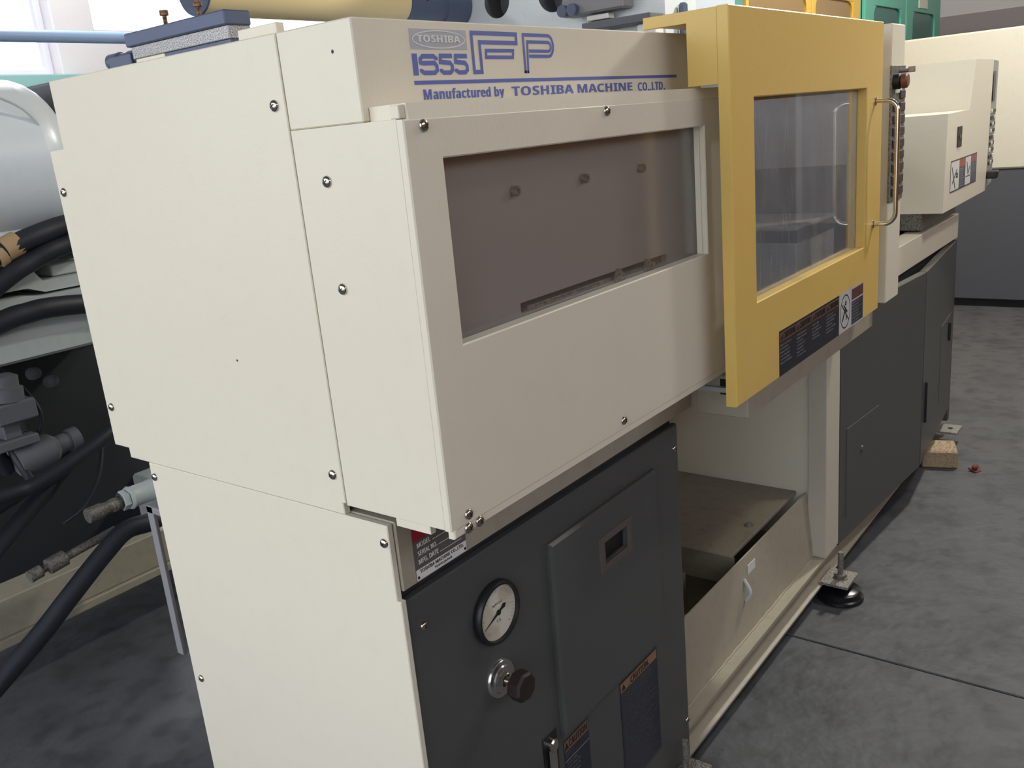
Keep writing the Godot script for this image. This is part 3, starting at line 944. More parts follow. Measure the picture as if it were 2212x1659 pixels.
func base_left(t: Node3D) -> void:
	# beam that carries the clamp covers, with the maker's plate
	var bb := boxpart("bed_beam", Vector3(0.0125, 1.004, -0.30), Vector3(1.0105, 1.122, -0.1285), 0.002, M.cream_shaded, t)
	# end panel of the base
	var st := new_st()
	sheet(st, FX(0.010), [[-0.782, 0.01, -0.124, 0.993], [-0.782, 0.99, -0.132, 1.1205]], [], 0.0105, 0.0015)
	var ep := done(st, "base_end_panel", M.cream, t)
	for p in [[1.093, -0.768], [1.091, -0.136 - 0.006], [0.648, -0.753]]:
		screw(Vector3(-0.0005, p[0], p[1]), Vector3(-1, 0, 0), ep, 0.008)
	st = new_st()
	cbox(st, Vector3(0.02, 0.66, -0.868), Vector3(0.028, 1.005, -0.846), 0.001)
	cbox(st, Vector3(0.02, 0.99, -0.868), Vector3(0.05, 1.006, -0.80), 0.001)
	done(st, "edge_strip", M.lavender, t)
	boxpart("drain_plate", Vector3(0.05, 0.66, -0.85), Vector3(0.06, 0.98, -0.80), 0.001, M.rust, t)
	# grey front panel
	st = new_st()
	sheet(st, FZ(-0.143), [[0.009, 0.06, 0.929, 0.987]], [], 0.0155, 0.003)
	var fp := done(st, "front_panel", M.grey, t)
	for p in [[0.044, 0.929], [0.910, 0.932], [0.918, 0.189]]:
		screw(Vector3(p[0], p[1], -0.1275), Vector3(0, 0, 1), fp, 0.0075)
	# proud lid with a recessed pull
	st = new_st()
	sheet(st, FZ(-0.1278), [[0.383, 0.497, 0.80, 0.922]], [[0.566, 0.798, 0.658, 0.846]], 0.014, 0.006)
	var lid := done(st, "lid", M.grey, t)
	sheetpart("pull_frame", FZ(-0.1145), [[0.546, 0.783, 0.674, 0.862]], [[0.566, 0.798, 0.658, 0.846]], 0.003, 0.001, M.grey_brown, lid)
	boxpart("pull_recess", Vector3(0.560, 0.79, -0.127), Vector3(0.664, 0.852, -0.1255), 0.0002, M.black, lid)
	# pressure gauge
	var gc := Vector3(0.2165, 0.866, -0.1275)
	st = new_st()
	lathe(st, gc, Vector3(0, 0, 1), [Vector2(0.0565, 0), Vector2(0.0590, 0.004), Vector2(0.0590, 0.012), Vector2(0.0560, 0.0165), Vector2(0.0515, 0.0165), Vector2(0.0505, 0.009), Vector2(0.0001, 0.009)], 48)
	var g := done(st, "pressure_gauge", M.black, t)
	st = new_st()
	lathe(st, gc + Vector3(0, 0, 0.0092), Vector3(0, 0, 1), [Vector2(0.0505, 0.0), Vector2(0.0505, 0.0006), Vector2(0.0001, 0.0006)], 48)
	done(st, "dial", M.dial, g)
	st = new_st()
	var GF := FZ(gc.z + 0.0098)
	for k in 31:
		var a := deg_to_rad(225.0 - 9.0 * k)
		var r0 := 0.0405 if k % 5 else 0.037
		stroke(st, GF, [Vector2(gc.x + r0 * cos(a), gc.y + r0 * sin(a)), Vector2(gc.x + 0.0440 * cos(a), gc.y + 0.0440 * sin(a))], 0.0007 if k % 5 else 0.0012, 0.0002)
	done(st, "scale_marks", M.dial_print, g)
	lettering("kgf/cm2", GF, [gc.x - 0.013, gc.y + 0.0140, gc.x + 0.013, gc.y + 0.0195], 0.0002, M.dial_print, g, false)
	lettering("15", GF, [gc.x - 0.006, gc.y - 0.019, gc.x + 0.006, gc.y - 0.013], 0.0002, M.dial_print, g, false)
	st = new_st()
	var nd := Vector2.from_angle(deg_to_rad(202.0))
	var nn := Vector2(-nd.y, nd.x)
	var c2 := Vector2(gc.x, gc.y)
	prism(st, GF, PackedVector2Array([c2 + nd * 0.043, c2 + nn * 0.0026, c2 - nd * 0.010 + nn * 0.0022, c2 - nd * 0.018 + nn * 0.005, c2 - nd * 0.024, c2 - nd * 0.018 - nn * 0.005, c2 - nd * 0.010 - nn * 0.0022, c2 - nn * 0.0026]), 0.0012, 0.0020)
	lathe(st, Vector3(gc.x, gc.y, GF.origin.z + 0.001), Vector3(0, 0, 1), [Vector2(0.0052, 0), Vector2(0.0048, 0.0024), Vector2(0.0001, 0.003)], 16)
	done(st, "needle", M.black_ink, g)
	# gauge valve with its faceted knob
	var vc := Vector3(0.2145, 0.731, -0.1275)
	st = new_st()
	lathe(st, vc, Vector3(0, 0, 1), [Vector2(0.037, 0), Vector2(0.037, 0.003), Vector2(0.0345, 0.006), Vector2(0.026, 0.0065), Vector2(0.024, 0.009), Vector2(0.0001, 0.009)], 36)
	var v := done(st, "gauge_valve", M.chrome_plate, t)
	st = new_st()
	hexnut(st, vc + Vector3(0, 0, 0.009), Vector3(0, 0, 1), 0.0155, 0.010)
	lathe(st, vc + Vector3(0, 0, 0.019), Vector3(0, 0, 1), [Vector2(0.007, 0), Vector2(0.007, 0.014)], 14)
	done(st, "nut", M.chrome, v)
	st = new_st()
	lathe(st, vc + Vector3(0, 0, 0.031), Vector3(0, 0, 1), [Vector2(0.012, 0), Vector2(0.0255, 0.004), Vector2(0.028, 0.008), Vector2(0.028, 0.026), Vector2(0.024, 0.031), Vector2(0.0001, 0.032)], 8, 0.2, false)
	done(st, "knob", M.bakelite, v)
	# latch at the bottom of the lid
	st = new_st()
	cbox(st, Vector3(0.318, 0.36, -0.1278), Vector3(0.366, 0.53, -0.1255), 0.001)
	var la := done(st, "latch", M.black, t)
	st = new_st()
	cbox(st, Vector3(0.330, 0.36, -0.1255), Vector3(0.354, 0.512, -0.118), 0.003)
	lathe(st, Vector3(0.342, 0.505, -0.1255), Vector3(0, 0, 1), [Vector2(0.014, 0), Vector2(0.014, 0.009), Vector2(0.011, 0.012), Vector2(0.0001, 0.012)], 20)
	done(st, "latch_lever", M.chrome, la)
	# two caution plates
	var im := Image.create(360, 560, false, Image.FORMAT_RGBA8)
	im.fill(c8(40, 44, 54))
	var rng := RandomNumberGenerator.new()
	rng.seed = 6
	im.fill_rect(Rect2i(8, 8, 344, 46), c8(146, 112, 84))
	triangle_px(im, 32, 14, 34, c8(30, 24, 22))
	words(im, rng, Rect2i(14, 66, 330, 486), 13, 4, c8(96, 98, 106), 0.9)
	ring_px(im, 180, 280, 178.5, 278.5, 3, c8(40, 44, 54))
	var l1 := printpart("caution_plate", FZ(-0.1275), [0.609, 0.20, 0.780, 0.479], 0.001, label_mat(im), t)
	lettering("CAUTION", FZ(-0.1275), [0.655, 0.4555, 0.735, 0.4705], 0.0014, M.brown_ink, l1)
	im = Image.create(240, 400, false, Image.FORMAT_RGBA8)
	im.fill(c8(40, 44, 54))
	im.fill_rect(Rect2i(4, 6, 232, 52), c8(120, 96, 74))
	triangle_px(im, 24, 12, 38, c8(30, 24, 22))
	words(im, rng, Rect2i(10, 70, 180, 24), 14, 6, c8(80, 84, 96), 0.7)
	im.fill_rect(Rect2i(0, 104, 240, 4), c8(150, 148, 140))
	words(im, rng, Rect2i(20, 120, 200, 250), 22, 9, c8(104, 106, 112), 0.6)
	var l2 := printpart("caution_plate", FZ(-0.1275), [0.386, 0.29, 0.478, 0.478], 0.001, label_mat(im), t)
	lettering("CAUTION", FZ(-0.1275), [0.404, 0.4555, 0.472, 0.472], 0.0014, M.brown_ink, l2)
	# maker's plate under the guard
	var N := FZ(-0.1285)
	var np := printpart("name_plate", N, [0.043, 1.007, 0.166, 1.098], 0.001, M.name_grey, t)
	printpart("red_patch", N, [0.0445, 1.074, 0.078, 1.0965], 0.0012, M.red_ink, np)
	printpart("white_strip", N, [0.0435, 1.0075, 0.1655, 1.026], 0.0012, M.white_ink, np)
	lettering("MODEL", N, [0.052, 1.0615, 0.083, 1.0695], 0.0012, M.white_ink, np, false)
	lettering("SERIAL NO.", N, [0.052, 1.0475, 0.097, 1.0555], 0.0012, M.white_ink, np, false)
	lettering("MFG. DATE", N, [0.052, 1.0335, 0.098, 1.0415], 0.0012, M.white_ink, np, false)
	for q in [[0.088, 1.0615], [0.101, 1.0475], [0.102, 1.0335]]:
		printpart("entry_line", N, [q[0], q[1], 0.156, q[1] + 0.0009], 0.0012, M.white_ink, np)
	lettering("TOSHIBA MACHINE CO.,LTD.", N, [0.052, 1.0175, 0.158, 1.0240], 0.0015, M.black_ink, np, false)
	lettering("TOKYO JAPAN", N, [0.085, 1.0105, 0.127, 1.0150], 0.0015, M.black_ink, np, false)
	for q in [0.0475, 0.1615]:
		st = new_st()
		lathe(st, Vector3(q, 1.0125, -0.1273), Vector3(0, 0, 1), [Vector2(0.0026, 0), Vector2(0.002, 0.001), Vector2(0.0001, 0.0012)], 10)
		done(st, "rivet", M.dark, np)
	# body of the base behind the panels
	boxpart("base_body", Vector3(0.014, 0.07, -0.77), Vector3(0.93, 1.003, -0.146), 0.002, M.cavity, t)

func base_right(t: Node3D) -> void:
	# channel rail along the floor, open outward
	var st := new_st()
	var C := basis_at(Vector3.ZERO, Vector3(0, 0, 1), Vector3(0, 1, 0), Vector3(1, 0, 0))   # u = z, v = y, w = x
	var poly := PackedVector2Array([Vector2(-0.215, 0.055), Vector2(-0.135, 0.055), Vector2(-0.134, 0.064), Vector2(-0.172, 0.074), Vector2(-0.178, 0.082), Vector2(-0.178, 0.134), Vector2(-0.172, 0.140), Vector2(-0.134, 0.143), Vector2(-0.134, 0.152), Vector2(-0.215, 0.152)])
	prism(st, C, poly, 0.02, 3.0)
	done(st, "base_rail", M.cream_shaded, t)
	# splash plate standing on the rail
	st = new_st()
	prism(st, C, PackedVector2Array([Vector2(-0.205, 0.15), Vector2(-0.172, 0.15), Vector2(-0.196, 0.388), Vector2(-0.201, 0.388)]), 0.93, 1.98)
	var sp := done(st, "splash_plate", M.cream_shaded, t)
	boxpart("paper_tag", Vector3(1.46, 0.326, -0.1915), Vector3(1.515, 0.356, -0.189), 0.0004, M.pale_ink, sp)
	st = new_st()
	tube(st, curve_points([Vector3(1.43, 0.325, -0.19), Vector3(1.425, 0.29, -0.168), Vector3(1.42, 0.262, -0.18)]), 0.006, 10)
	done(st, "hose_clip", M.bed, sp)
	# weld bead
	var wb := new_st()
	var rng := RandomNumberGenerator.new()
	rng.seed = 12
	var pts: Array = []
	for k in 60:
		pts.append(Vector3(0.95 + k * 0.0173, 0.153, -0.1705 + rng.randf_range(-0.0015, 0.0015)))
	tube(wb, pts, 0.0035, 6)
	done(wb, "weld_bead", M.cream_shaded, sp)
	# drip tray in two levels
	var tr := boxpart("drip_tray", Vector3(1.44, 0.372, -0.74), Vector3(1.99, 0.385, -0.235), 0.002, M.tray, t)
	boxpart("tray_lip", Vector3(1.436, 0.29, -0.74), Vector3(1.4395, 0.385, -0.222), 0.001, M.tray, tr)
	st = new_st()
	lathe(st, Vector3(1.665, 0.385, -0.27), Vector3(0, 1, 0), [Vector2(0.014, 0), Vector2(0.013, 0.006), Vector2(0.0001, 0.008)], 14)
	done(st, "bolt", M.dull_steel, tr)
	boxpart("lower_tray", Vector3(0.931, 0.20, -0.74), Vector3(1.99, 0.21, -0.206), 0.002, M.cream_shaded, t)
	boxpart("tray_rib", Vector3(1.20, 0.21, -0.40), Vector3(1.436, 0.30, -0.385), 0.002, M.cream_shaded, t)
	st = new_st()
	lathe(st, Vector3(1.20, 0.21, -0.33), Vector3(0, 1, 0), [Vector2(0.022, 0), Vector2(0.022, 0.012), Vector2(0.012, 0.012), Vector2(0.012, 0.004), Vector2(0.0001, 0.004)], 16)
	done(st, "drain_socket", M.tray, t)
	# post and the wall of the bay
	boxpart("post", Vector3(1.98, 0.1525, -0.192), Vector3(2.12, 0.992, -0.129), 0.002, M.post, t)
	st = new_st()
	cbox(st, Vector3(1.992, 0.16, -0.77), Vector3(2.10, 1.0, -0.193), 0.003)
	done(st, "bay_wall", M.cream, t)
	boxpart("bay_back", Vector3(0.935, 0.16, -0.80), Vector3(2.10, 1.0, -0.775), 0.002, M.cream, t)
	# column that carries the door track and the key pad
	st = new_st()
	cbox(st, Vector3(1.974, 1.063, -0.12), Vector3(2.112, 1.868, 0.05), 0.003)
	done(st, "column", M.cream, t)
	var kp := boxpart("key_pad", Vector3(1.962, 1.367, 0.0495), Vector3(2.108, 1.754, 0.055), 0.001, M.dull_steel, t)
	var s0 := new_st()
	cbox(s0, Vector3(0, 0, 0), Vector3(0.05, 0.024, 0.005), 0.0015)
	var key := done(s0, "key", M.key, kp)
	key.position = Vector3(1.980, 1.385, 0.055)
	for r in 9:
		for c in 2:
			if r == 0 and c == 0: continue
			if r == 8 and c == 0: continue
			var k2 := key.duplicate()
			k2.name = "key"
			kp.add_child(k2, true)
			k2.position = Vector3(1.980 + c * 0.066, 1.385 + r * 0.0345, 0.055)
	boxpart("key_tag", Vector3(2.0, 1.678, 0.055), Vector3(2.07, 1.70, 0.0562), 0.0003, M.pale_ink, kp)
	st = new_st()
	lathe(st, Vector3(1.99, 1.710, 0.055), Vector3(0, 0, 1), [Vector2(0.022, 0), Vector2(0.022, 0.016), Vector2(0.019, 0.019), Vector2(0.0001, 0.019)], 20)
	var eb := done(st, "stop_button", M.black, t)
	st = new_st()
	lathe(st, Vector3(1.99, 1.710, 0.074), Vector3(0, 0, 1), [Vector2(0.016, 0), Vector2(0.021, 0.003), Vector2(0.021, 0.015), Vector2(0.017, 0.019), Vector2(0.0001, 0.020)], 20)
	done(st, "button_cap", M.brown_knob, eb)
	st = new_st()
	tube(st, [Vector3(2.04, 1.738, 0.055), Vector3(2.04, 1.738, 0.08)], 0.006, 10)
	cbox(st, Vector3(2.036, 1.732, 0.08), Vector3(2.044, 1.748, 0.098), 0.001)
	done(st, "key_switch", M.steel, t)
	# bed beam and its end
	var rb := boxpart("rear_beam", Vector3(2.113, 0.99, -0.21), Vector3(3.84, 1.105, -0.129), 0.003, M.cream, t)
	boxpart("bed_top", Vector3(2.113, 1.06, -0.75), Vector3(3.84, 1.075, -0.211), 0.002, M.bed, t)
	for z in [-0.33, -0.62]:
		boxpart("slide_rail", Vector3(2.12, 1.0755, z - 0.03), Vector3(3.80, 1.11, z + 0.03), 0.004, M.steel, t)
	# grey double doors standing a little open at their meeting edge
	panel_door(t, Vector3(2.118, 0.146, -0.129), Vector3(2.972, 0.146, -0.064), true)
	panel_door(t, Vector3(3.80, 0.146, -0.129), Vector3(2.982, 0.146, -0.064), false)
	boxpart("cabinet_body", Vector3(2.13, 0.16, -0.75), Vector3(3.80, 0.985, -0.145), 0.003, M.cavity, t)
	boxpart("end_post", Vector3(3.80, 0.0765, -0.19), Vector3(3.84, 0.988, -0.131), 0.003, M.grey, t)
	foot(t, Vector3(2.012, 0, -0.088), true)
	foot(t, Vector3(3.70, 0, -0.095), false)
	foot(t, Vector3(0.86, 0, -0.105), true)

func panel_door(t: Node3D, hinge: Vector3, free: Vector3, wide: bool) -> void:
	var L := hinge.distance_to(free)
	var u := (free - hinge).normalized()
	var n := u.cross(Vector3.UP)
	if n.z < 0.0: n = -n
	var tf := basis_at(hinge, u, Vector3.UP, n)
	var st := new_st()
	sheet(st, tf.translated_local(Vector3(0, 0, -0.028)), [[0.0, 0.0, L, 0.834]], [], 0.028, 0.002)
	var d := done(st, "cabinet_door", M.grey, t)
	st = new_st()
	if wide:
		sheet(st, tf, [[0.06, 0.08, 0.36, 0.42]], [], 0.002, 0.001)
		done(st, "hatch", M.grey, d)
		var lk := new_st()
		lathe(lk, tf * Vector3(0.20, 0.30, 0.002), n, [Vector2(0.014, 0), Vector2(0.012, 0.004), Vector2(0.0001, 0.005)], 14)
		done(lk, "lock", M.grey, d)
		var ed := new_st()
		cbox(ed, Vector3(-0.006, 0.0, -0.02), Vector3(-0.001, 0.83, 0.001), 0.0005, tf)
		done(ed, "hinge_strip", M.black, d)
	else:
		sheet(st, tf, [[0.02, 0.14, 0.36, 0.50]], [], 0.002, 0.001)
		done(st, "hatch", M.grey, d)
		for q in [[0.12, 0.38, 0.018, 0.09], [L - 0.05, 0.18, 0.012, 0.18]]:
			var lk := new_st()
			cbox(lk, Vector3(q[0], q[1], 0.002), Vector3(q[0] + q[2], q[1] + q[3], 0.012), 0.002, tf)
			done(lk, "door_catch", M.black, d)

func foot(t: Node3D, o: Vector3, disc: bool) -> void:
	var st := new_st()
	cbox(st, o + Vector3(-0.06, 0.066, -0.055), o + Vector3(0.06, 0.076, 0.042), 0.001)
	var f := done(st, "levelling_foot", M.foot_plate, t)
	if disc:
		st = new_st()
		lathe(st, o, Vector3(0, 1, 0), [Vector2(0.074, 0.0), Vector2(0.078, 0.004), Vector2(0.076, 0.012), Vector2(0.070, 0.016), Vector2(0.069, 0.034), Vector2(0.060, 0.040), Vector2(0.0001, 0.042)], 40)
		done(st, "foot_disc", M.rubber_shiny, f)
		st = new_st()
		lathe(st, o + Vector3(0, 0.04, 0), Vector3(0, 1, 0), [Vector2(0.0095, 0), Vector2(0.0095, 0.13), Vector2(0.008, 0.134), Vector2(0.0001, 0.134)], 14)
		done(st, "bolt", M.dull_steel, f)
		st = new_st()
		hexnut(st, o + Vector3(0, 0.076, 0), Vector3(0, 1, 0), 0.021, 0.016)
		lathe(st, o + Vector3(0, 0.0755, 0), Vector3(0, 1, 0), [Vector2(0.026, 0), Vector2(0.026, 0.003), Vector2(0.0001, 0.003)], 18)
		done(st, "nut", M.dull_steel, f)
	else:
		st = new_st()
		lathe(st, o + Vector3(0, 0.076, 0), Vector3(0, 1, 0), [Vector2(0.012, 0), Vector2(0.012, 0.002), Vector2(0.0001, 0.002)], 14)
		done(st, "bolt_hole", M.black, f)

func injection_unit(t: Node3D) -> void:
	var z0 := -0.60
	var z1 := -0.05
	var F := FZ(0.0)
	var st := new_st()
	prism(st, F, PackedVector2Array([Vector2(3.14, 1.19), Vector2(3.995, 1.192), Vector2(4.045, 1.786), Vector2(3.655, 1.787), Vector2(3.566, 1.581), Vector2(3.168, 1.579)]), z0, z1)
	var ic := done(st, "injection_cover", M.cream, t)
	st = new_st()
	cbox(st, Vector3(3.345, 1.436, -0.05), Vector3(3.425, 1.520, -0.047), 0.0008)
	done(st, "vent_plate", M.black, ic)
	boxpart("vent_stud", Vector3(3.37, 1.472, -0.047), Vector3(3.384, 1.488, -0.042), 0.001, M.steel, ic)
	# warning label with two pictures
	var im := Image.create(400, 180, false, Image.FORMAT_RGBA8)
	im.fill(c8(70, 60, 62))
	var rng := RandomNumberGenerator.new()
	rng.seed = 8
	im.fill_rect(Rect2i(4, 8, 120, 164), c8(224, 224, 220))
	line_px(im, Vector2(20, 40), Vector2(70, 160), 8, c8(60, 60, 64))
	line_px(im, Vector2(30, 130), Vector2(90, 60), 8, c8(60, 60, 64))
	ring_px(im, 92, 92, 12, 12, 16, c8(50, 50, 54))
	im.fill_rect(Rect2i(128, 8, 86, 44), c8(176, 90, 78))
	im.fill_rect(Rect2i(128, 54, 86, 118), c8(74, 80, 96))
	words(im, rng, Rect2i(134, 62, 76, 104), 14, 5, c8(170, 170, 176))
	im.fill_rect(Rect2i(218, 8, 84, 164), c8(224, 224, 220))
	line_px(im, Vector2(240, 40), Vector2(262, 110), 9, c8(60, 60, 64))
	line_px(im, Vector2(262, 110), Vector2(290, 70), 8, c8(60, 60, 64))
	im.fill_rect(Rect2i(226, 120, 68, 7), c8(60, 60, 64))
	im.fill_rect(Rect2i(306, 8, 90, 44), c8(150, 84, 78))
	im.fill_rect(Rect2i(306, 54, 90, 118), c8(74, 80, 96))
	words(im, rng, Rect2i(312, 62, 78, 104), 14, 5, c8(150, 150, 158))
	printpart("warning_label", FZ(-0.05), [3.25, 1.258, 3.76, 1.388], 0.001, label_mat(im), ic)
	# operator panel on the far corner
	var d := Vector3(0.998, 0.0, -0.062).normalized()
	var n := Vector3(0.062, 0, 0.998).normalized()
	var tf := basis_at(Vector3(4.0, 0, -0.052), d, Vector3.UP, n)
	st = new_st()
	prism(st, tf, PackedVector2Array([Vector2(0.001, 1.20), Vector2(0.235, 1.212), Vector2(0.275, 1.782), Vector2(0.047, 1.785)]), -0.25, 0.0)
	var op := done(st, "operator_panel", M.panel_grey, t)
	printpart("screen", tf, [0.085, 1.60, 0.185, 1.735], 0.002, M.far_grey, op)
	printpart("screen_strip", tf, [0.075, 1.60, 0.10, 1.72], 0.004, M.black, op)
	for r in 9:
		for c in 3:
			var x := 0.062 + c * 0.058 - (0.008 if r > 4 else 0.0)
			var y := 1.545 - r * 0.030
			boxpartf("panel_key", tf, Vector3(x, y, 0.0), Vector3(x + 0.046, y + 0.016, 0.005), 0.0015, M.key if (r + c) % 3 else M.pale_ink, op)
	boxpartf("cable_plug", tf, Vector3(0.0, 1.245, 0.0), Vector3(0.07, 1.282, 0.05), 0.006, M.black, op)
	# what carries it on the bed
	boxpart("carriage", Vector3(3.2, 1.111, -0.66), Vector3(3.82, 1.189, -0.14), 0.004, M.dull_steel, t)
	boxpart("carriage_end", Vector3(2.72, 1.111, -0.5), Vector3(3.199, 1.15, -0.26), 0.004, M.bed, t)
	st = new_st()
	lathe(st, Vector3(2.115, 1.38, -0.38), Vector3(1, 0, 0), [Vector2(0.0001, 0), Vector2(0.06, 0), Vector2(0.06, 0.8), Vector2(0.1, 0.82), Vector2(0.1, 1.02), Vector2(0.0001, 1.02)], 24)
	done(st, "barrel", M.dull_steel, t)

func boxpartf(called: String, tf: Transform3D, lo: Vector3, hi: Vector3, b: float, m: Material, parent: Node) -> void:
	var st := new_st()
	cbox(st, lo, hi, b, tf)
	done(st, called, m, parent)

# ---------------------------------------------------------------- the big machine behind, on the left and above
func background_press() -> void:
	var t := thing("hydraulic_press", "large pale grey hydraulic machine behind, with black hoses and round-holed plate", "machine")
	var st := new_st()
	# rounded cylinder housing, axis along the machine
	var prof: Array = [Vector2(0.0001, 0)]
	prof.append(Vector2(0.245, 0.0))
	prof.append(Vector2(0.245, 1.10))
	for k in 8:
		var a := PI / 2 * k / 7
		prof.append(Vector2(0.13 + 0.115 * cos(a), 1.10 + 0.115 * sin(a)))
	prof.append(Vector2(0.0001, 1.215))
	lathe(st, Vector3(-0.6, 1.715, -2.15), Vector3(1, 0, 0), prof, 40)
	# skirt that widens below it
	var sk := PackedVector2Array([Vector2(-0.6, 1.44), Vector2(0.36, 1.43), Vector2(0.47, 1.455), Vector2(0.54, 1.49), Vector2(0.60, 1.545), Vector2(0.585, 1.63), Vector2(0.56, 1.72), Vector2(-0.6, 1.75)])
	prism(st, FZ(0.0), sk, -2.36, -2.0)
	var hs := done(st, "cylinder_housing", M.machine_white, t)
	st = new_st()
	tube(st, curve_points([Vector3(0.33, 1.925, -1.94), Vector3(0.46, 1.86, -1.925), Vector3(0.52, 1.76, -1.94), Vector3(0.545, 1.64, -1.985), Vector3(0.575, 1.56, -1.993), Vector3(0.61, 1.53, -1.995)]), 0.005, 8)
	done(st, "seam_bead", M.bed, hs)
	st = new_st()
	lathe(st, Vector3(0.6, 1.80, -2.15), Vector3(1, 0, 0), [Vector2(0.05, 0), Vector2(0.05, 0.9), Vector2(0.0001, 0.9)], 24)
	done(st, "piston_rod", M.chrome, t)
	boxpart("rod_carrier", Vector3(0.66, 1.40, -2.6), Vector3(0.80, 1.95, -2.05), 0.01, M.rubber_grey, t)
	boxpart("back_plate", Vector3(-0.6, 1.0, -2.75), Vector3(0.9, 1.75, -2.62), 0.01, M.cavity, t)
	# bed castings
	st = new_st()
	prism(st, FZ(0.0), PackedVector2Array([Vector2(-0.6, 1.335), Vector2(0.40, 1.345), Vector2(0.45, 1.325), Vector2(0.9, 1.325), Vector2(0.9, 1.36), Vector2(0.45, 1.36), Vector2(0.42, 1.405), Vector2(-0.6, 1.42)]), -2.55, -2.02)
	done(st, "bed_casting", M.bed, t)
	boxpart("bed_bracket", Vector3(0.50, 1.362, -2.4), Vector3(0.60, 1.40, -2.06), 0.004, M.bed, t)
	st = new_st()
	prism(st, FZ(0.0), PackedVector2Array([Vector2(-0.6, 1.285), Vector2(0.9, 1.285), Vector2(0.9, 1.318), Vector2(0.43, 1.318), Vector2(0.38, 1.326), Vector2(-0.6, 1.322)]), -2.55, -2.0)
	done(st, "bed_casting", M.bed, t)
	st = new_st()
	prism(st, basis_at(Vector3.ZERO, Vector3(0, 0, 1), Vector3(0, 1, 0), Vector3(1, 0, 0)), PackedVector2Array([Vector2(-2.6, 1.13), Vector2(-2.03, 1.13), Vector2(-1.99, 1.145), Vector2(-1.985, 1.20), Vector2(-2.0, 1.27), Vector2(-2.03, 1.284), Vector2(-2.6, 1.284)]), -0.6, 0.95)
	done(st, "side_beam", M.bed, t)
	# dark pump space under the beam
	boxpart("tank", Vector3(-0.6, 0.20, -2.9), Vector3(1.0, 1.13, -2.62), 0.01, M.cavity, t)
	st = new_st()
	lathe(st, Vector3(0.20, 0.86, -2.35), Vector3(0.25, 1, 0.1), [Vector2(0.0001, 0), Vector2(0.09, 0), Vector2(0.10, 0.02), Vector2(0.10, 0.06), Vector2(0.075, 0.065), Vector2(0.075, 0.12), Vector2(0.09, 0.125), Vector2(0.085, 0.18), Vector2(0.05, 0.21), Vector2(0.0001, 0.21)], 24)
	done(st, "pump", M.rubber_grey, t)
	st = new_st()
	lathe(st, Vector3(0.0, 0.80, -2.4), Vector3(1, 0.1, 0), [Vector2(0.0001, 0), Vector2(0.11, 0), Vector2(0.12, 0.03), Vector2(0.12, 0.32), Vector2(0.10, 0.35), Vector2(0.04, 0.36), Vector2(0.04, 0.44), Vector2(0.0001, 0.44)], 24)
	done(st, "pump_motor", M.rubber_grey, t)
	boxpart("valve_block", Vector3(0.30, 0.76, -2.35), Vector3(0.42, 0.84, -2.2), 0.01, M.rubber_grey, t)
	st = new_st()
	lathe(st, Vector3(0.262, 1.028, -2.02), Vector3(0.1, 1, 0), [Vector2(0.0001, 0), Vector2(0.05, 0), Vector2(0.05, 0.04), Vector2(0.04, 0.045), Vector2(0.04, 0.075), Vector2(0.02, 0.085), Vector2(0.0001, 0.085)], 24)
	cbox(st, Vector3(0.205, 0.965, -2.08), Vector3(0.325, 1.028, -1.97), 0.006)
	done(st, "relief_valve", M.rubber_grey, t)
	st = new_st()
	cbox(st, Vector3(0.19, 0.885, -2.06), Vector3(0.315, 0.915, -1.98), 0.004)
	cbox(st, Vector3(0.225, 0.914, -2.05), Vector3(0.275, 0.966, -2.0), 0.003)
	done(st, "valve_bracket", M.rubber_grey, t)
	st = new_st()
	lathe(st, Vector3(0.25, 0.83, -2.03), Vector3(1, 0.1, 0), [Vector2(0.0001, 0), Vector2(0.045, 0), Vector2(0.05, 0.01), Vector2(0.05, 0.11), Vector2(0.03, 0.13), Vector2(0.03, 0.17), Vector2(0.036, 0.172), Vector2(0.036, 0.2), Vector2(0.0001, 0.2)], 20)
	done(st, "filter_housing", M.rubber_grey, t)
	for q in [[0.45, 1.04], [0.50, 1.0]]:
		st = new_st()
		lathe(st, Vector3(q[0], q[1], -2.25), Vector3(0, 0.2, 1), [Vector2(0.022, 0), Vector2(0.02, 0.03), Vector2(0.0001, 0.04)], 12)
		done(st, "plug", M.rubber_grey, t)
	# floor rail of its frame
	st = new_st()
	cbox(st, Vector3(-0.6, 0.222, -2.34), Vector3(1.05, 0.352, -2.20), 0.004)
	cbox(st, Vector3(-0.6, 0.192, -2.34), Vector3(1.05, 0.222, -2.185), 0.003)
	done(st, "frame_rail", M.cream_shaded, t)
	for x in [-0.45, 0.95, 3.4]:
		boxpart("frame_foot", Vector3(x, 0.0, -2.5), Vector3(x + 0.1, 0.195, -2.345), 0.004, M.cavity, t)
	boxpart("frame_beam", Vector3(0.9, 0.20, -2.95), Vector3(3.6, 0.45, -2.3), 0.01, M.bed, t)
	# hoses
	hose(t, [Vector3(0.05, 1.36, -2.02), Vector3(0.317, 1.469, -1.95), Vector3(0.478, 1.512, -1.95), Vector3(0.62, 1.527, -1.98), Vector3(0.78, 1.53, -2.2)], 0.031)
	hose(t, [Vector3(0.05, 1.22, -2.0), Vector3(0.299, 1.386, -1.95), Vector3(0.403, 1.432, -1.95), Vector3(0.479, 1.456, -1.95), Vector3(0.65, 1.482, -1.98), Vector3(0.78, 1.48, -2.2)], 0.030)
	hose(t, [Vector3(0.0, 1.20, -1.955), Vector3(0.272, 1.272, -1.95), Vector3(0.353, 1.283, -1.95), Vector3(0.422, 1.285, -1.95), Vector3(0.56, 1.268, -1.96), Vector3(0.8, 1.22, -1.97)], 0.031)
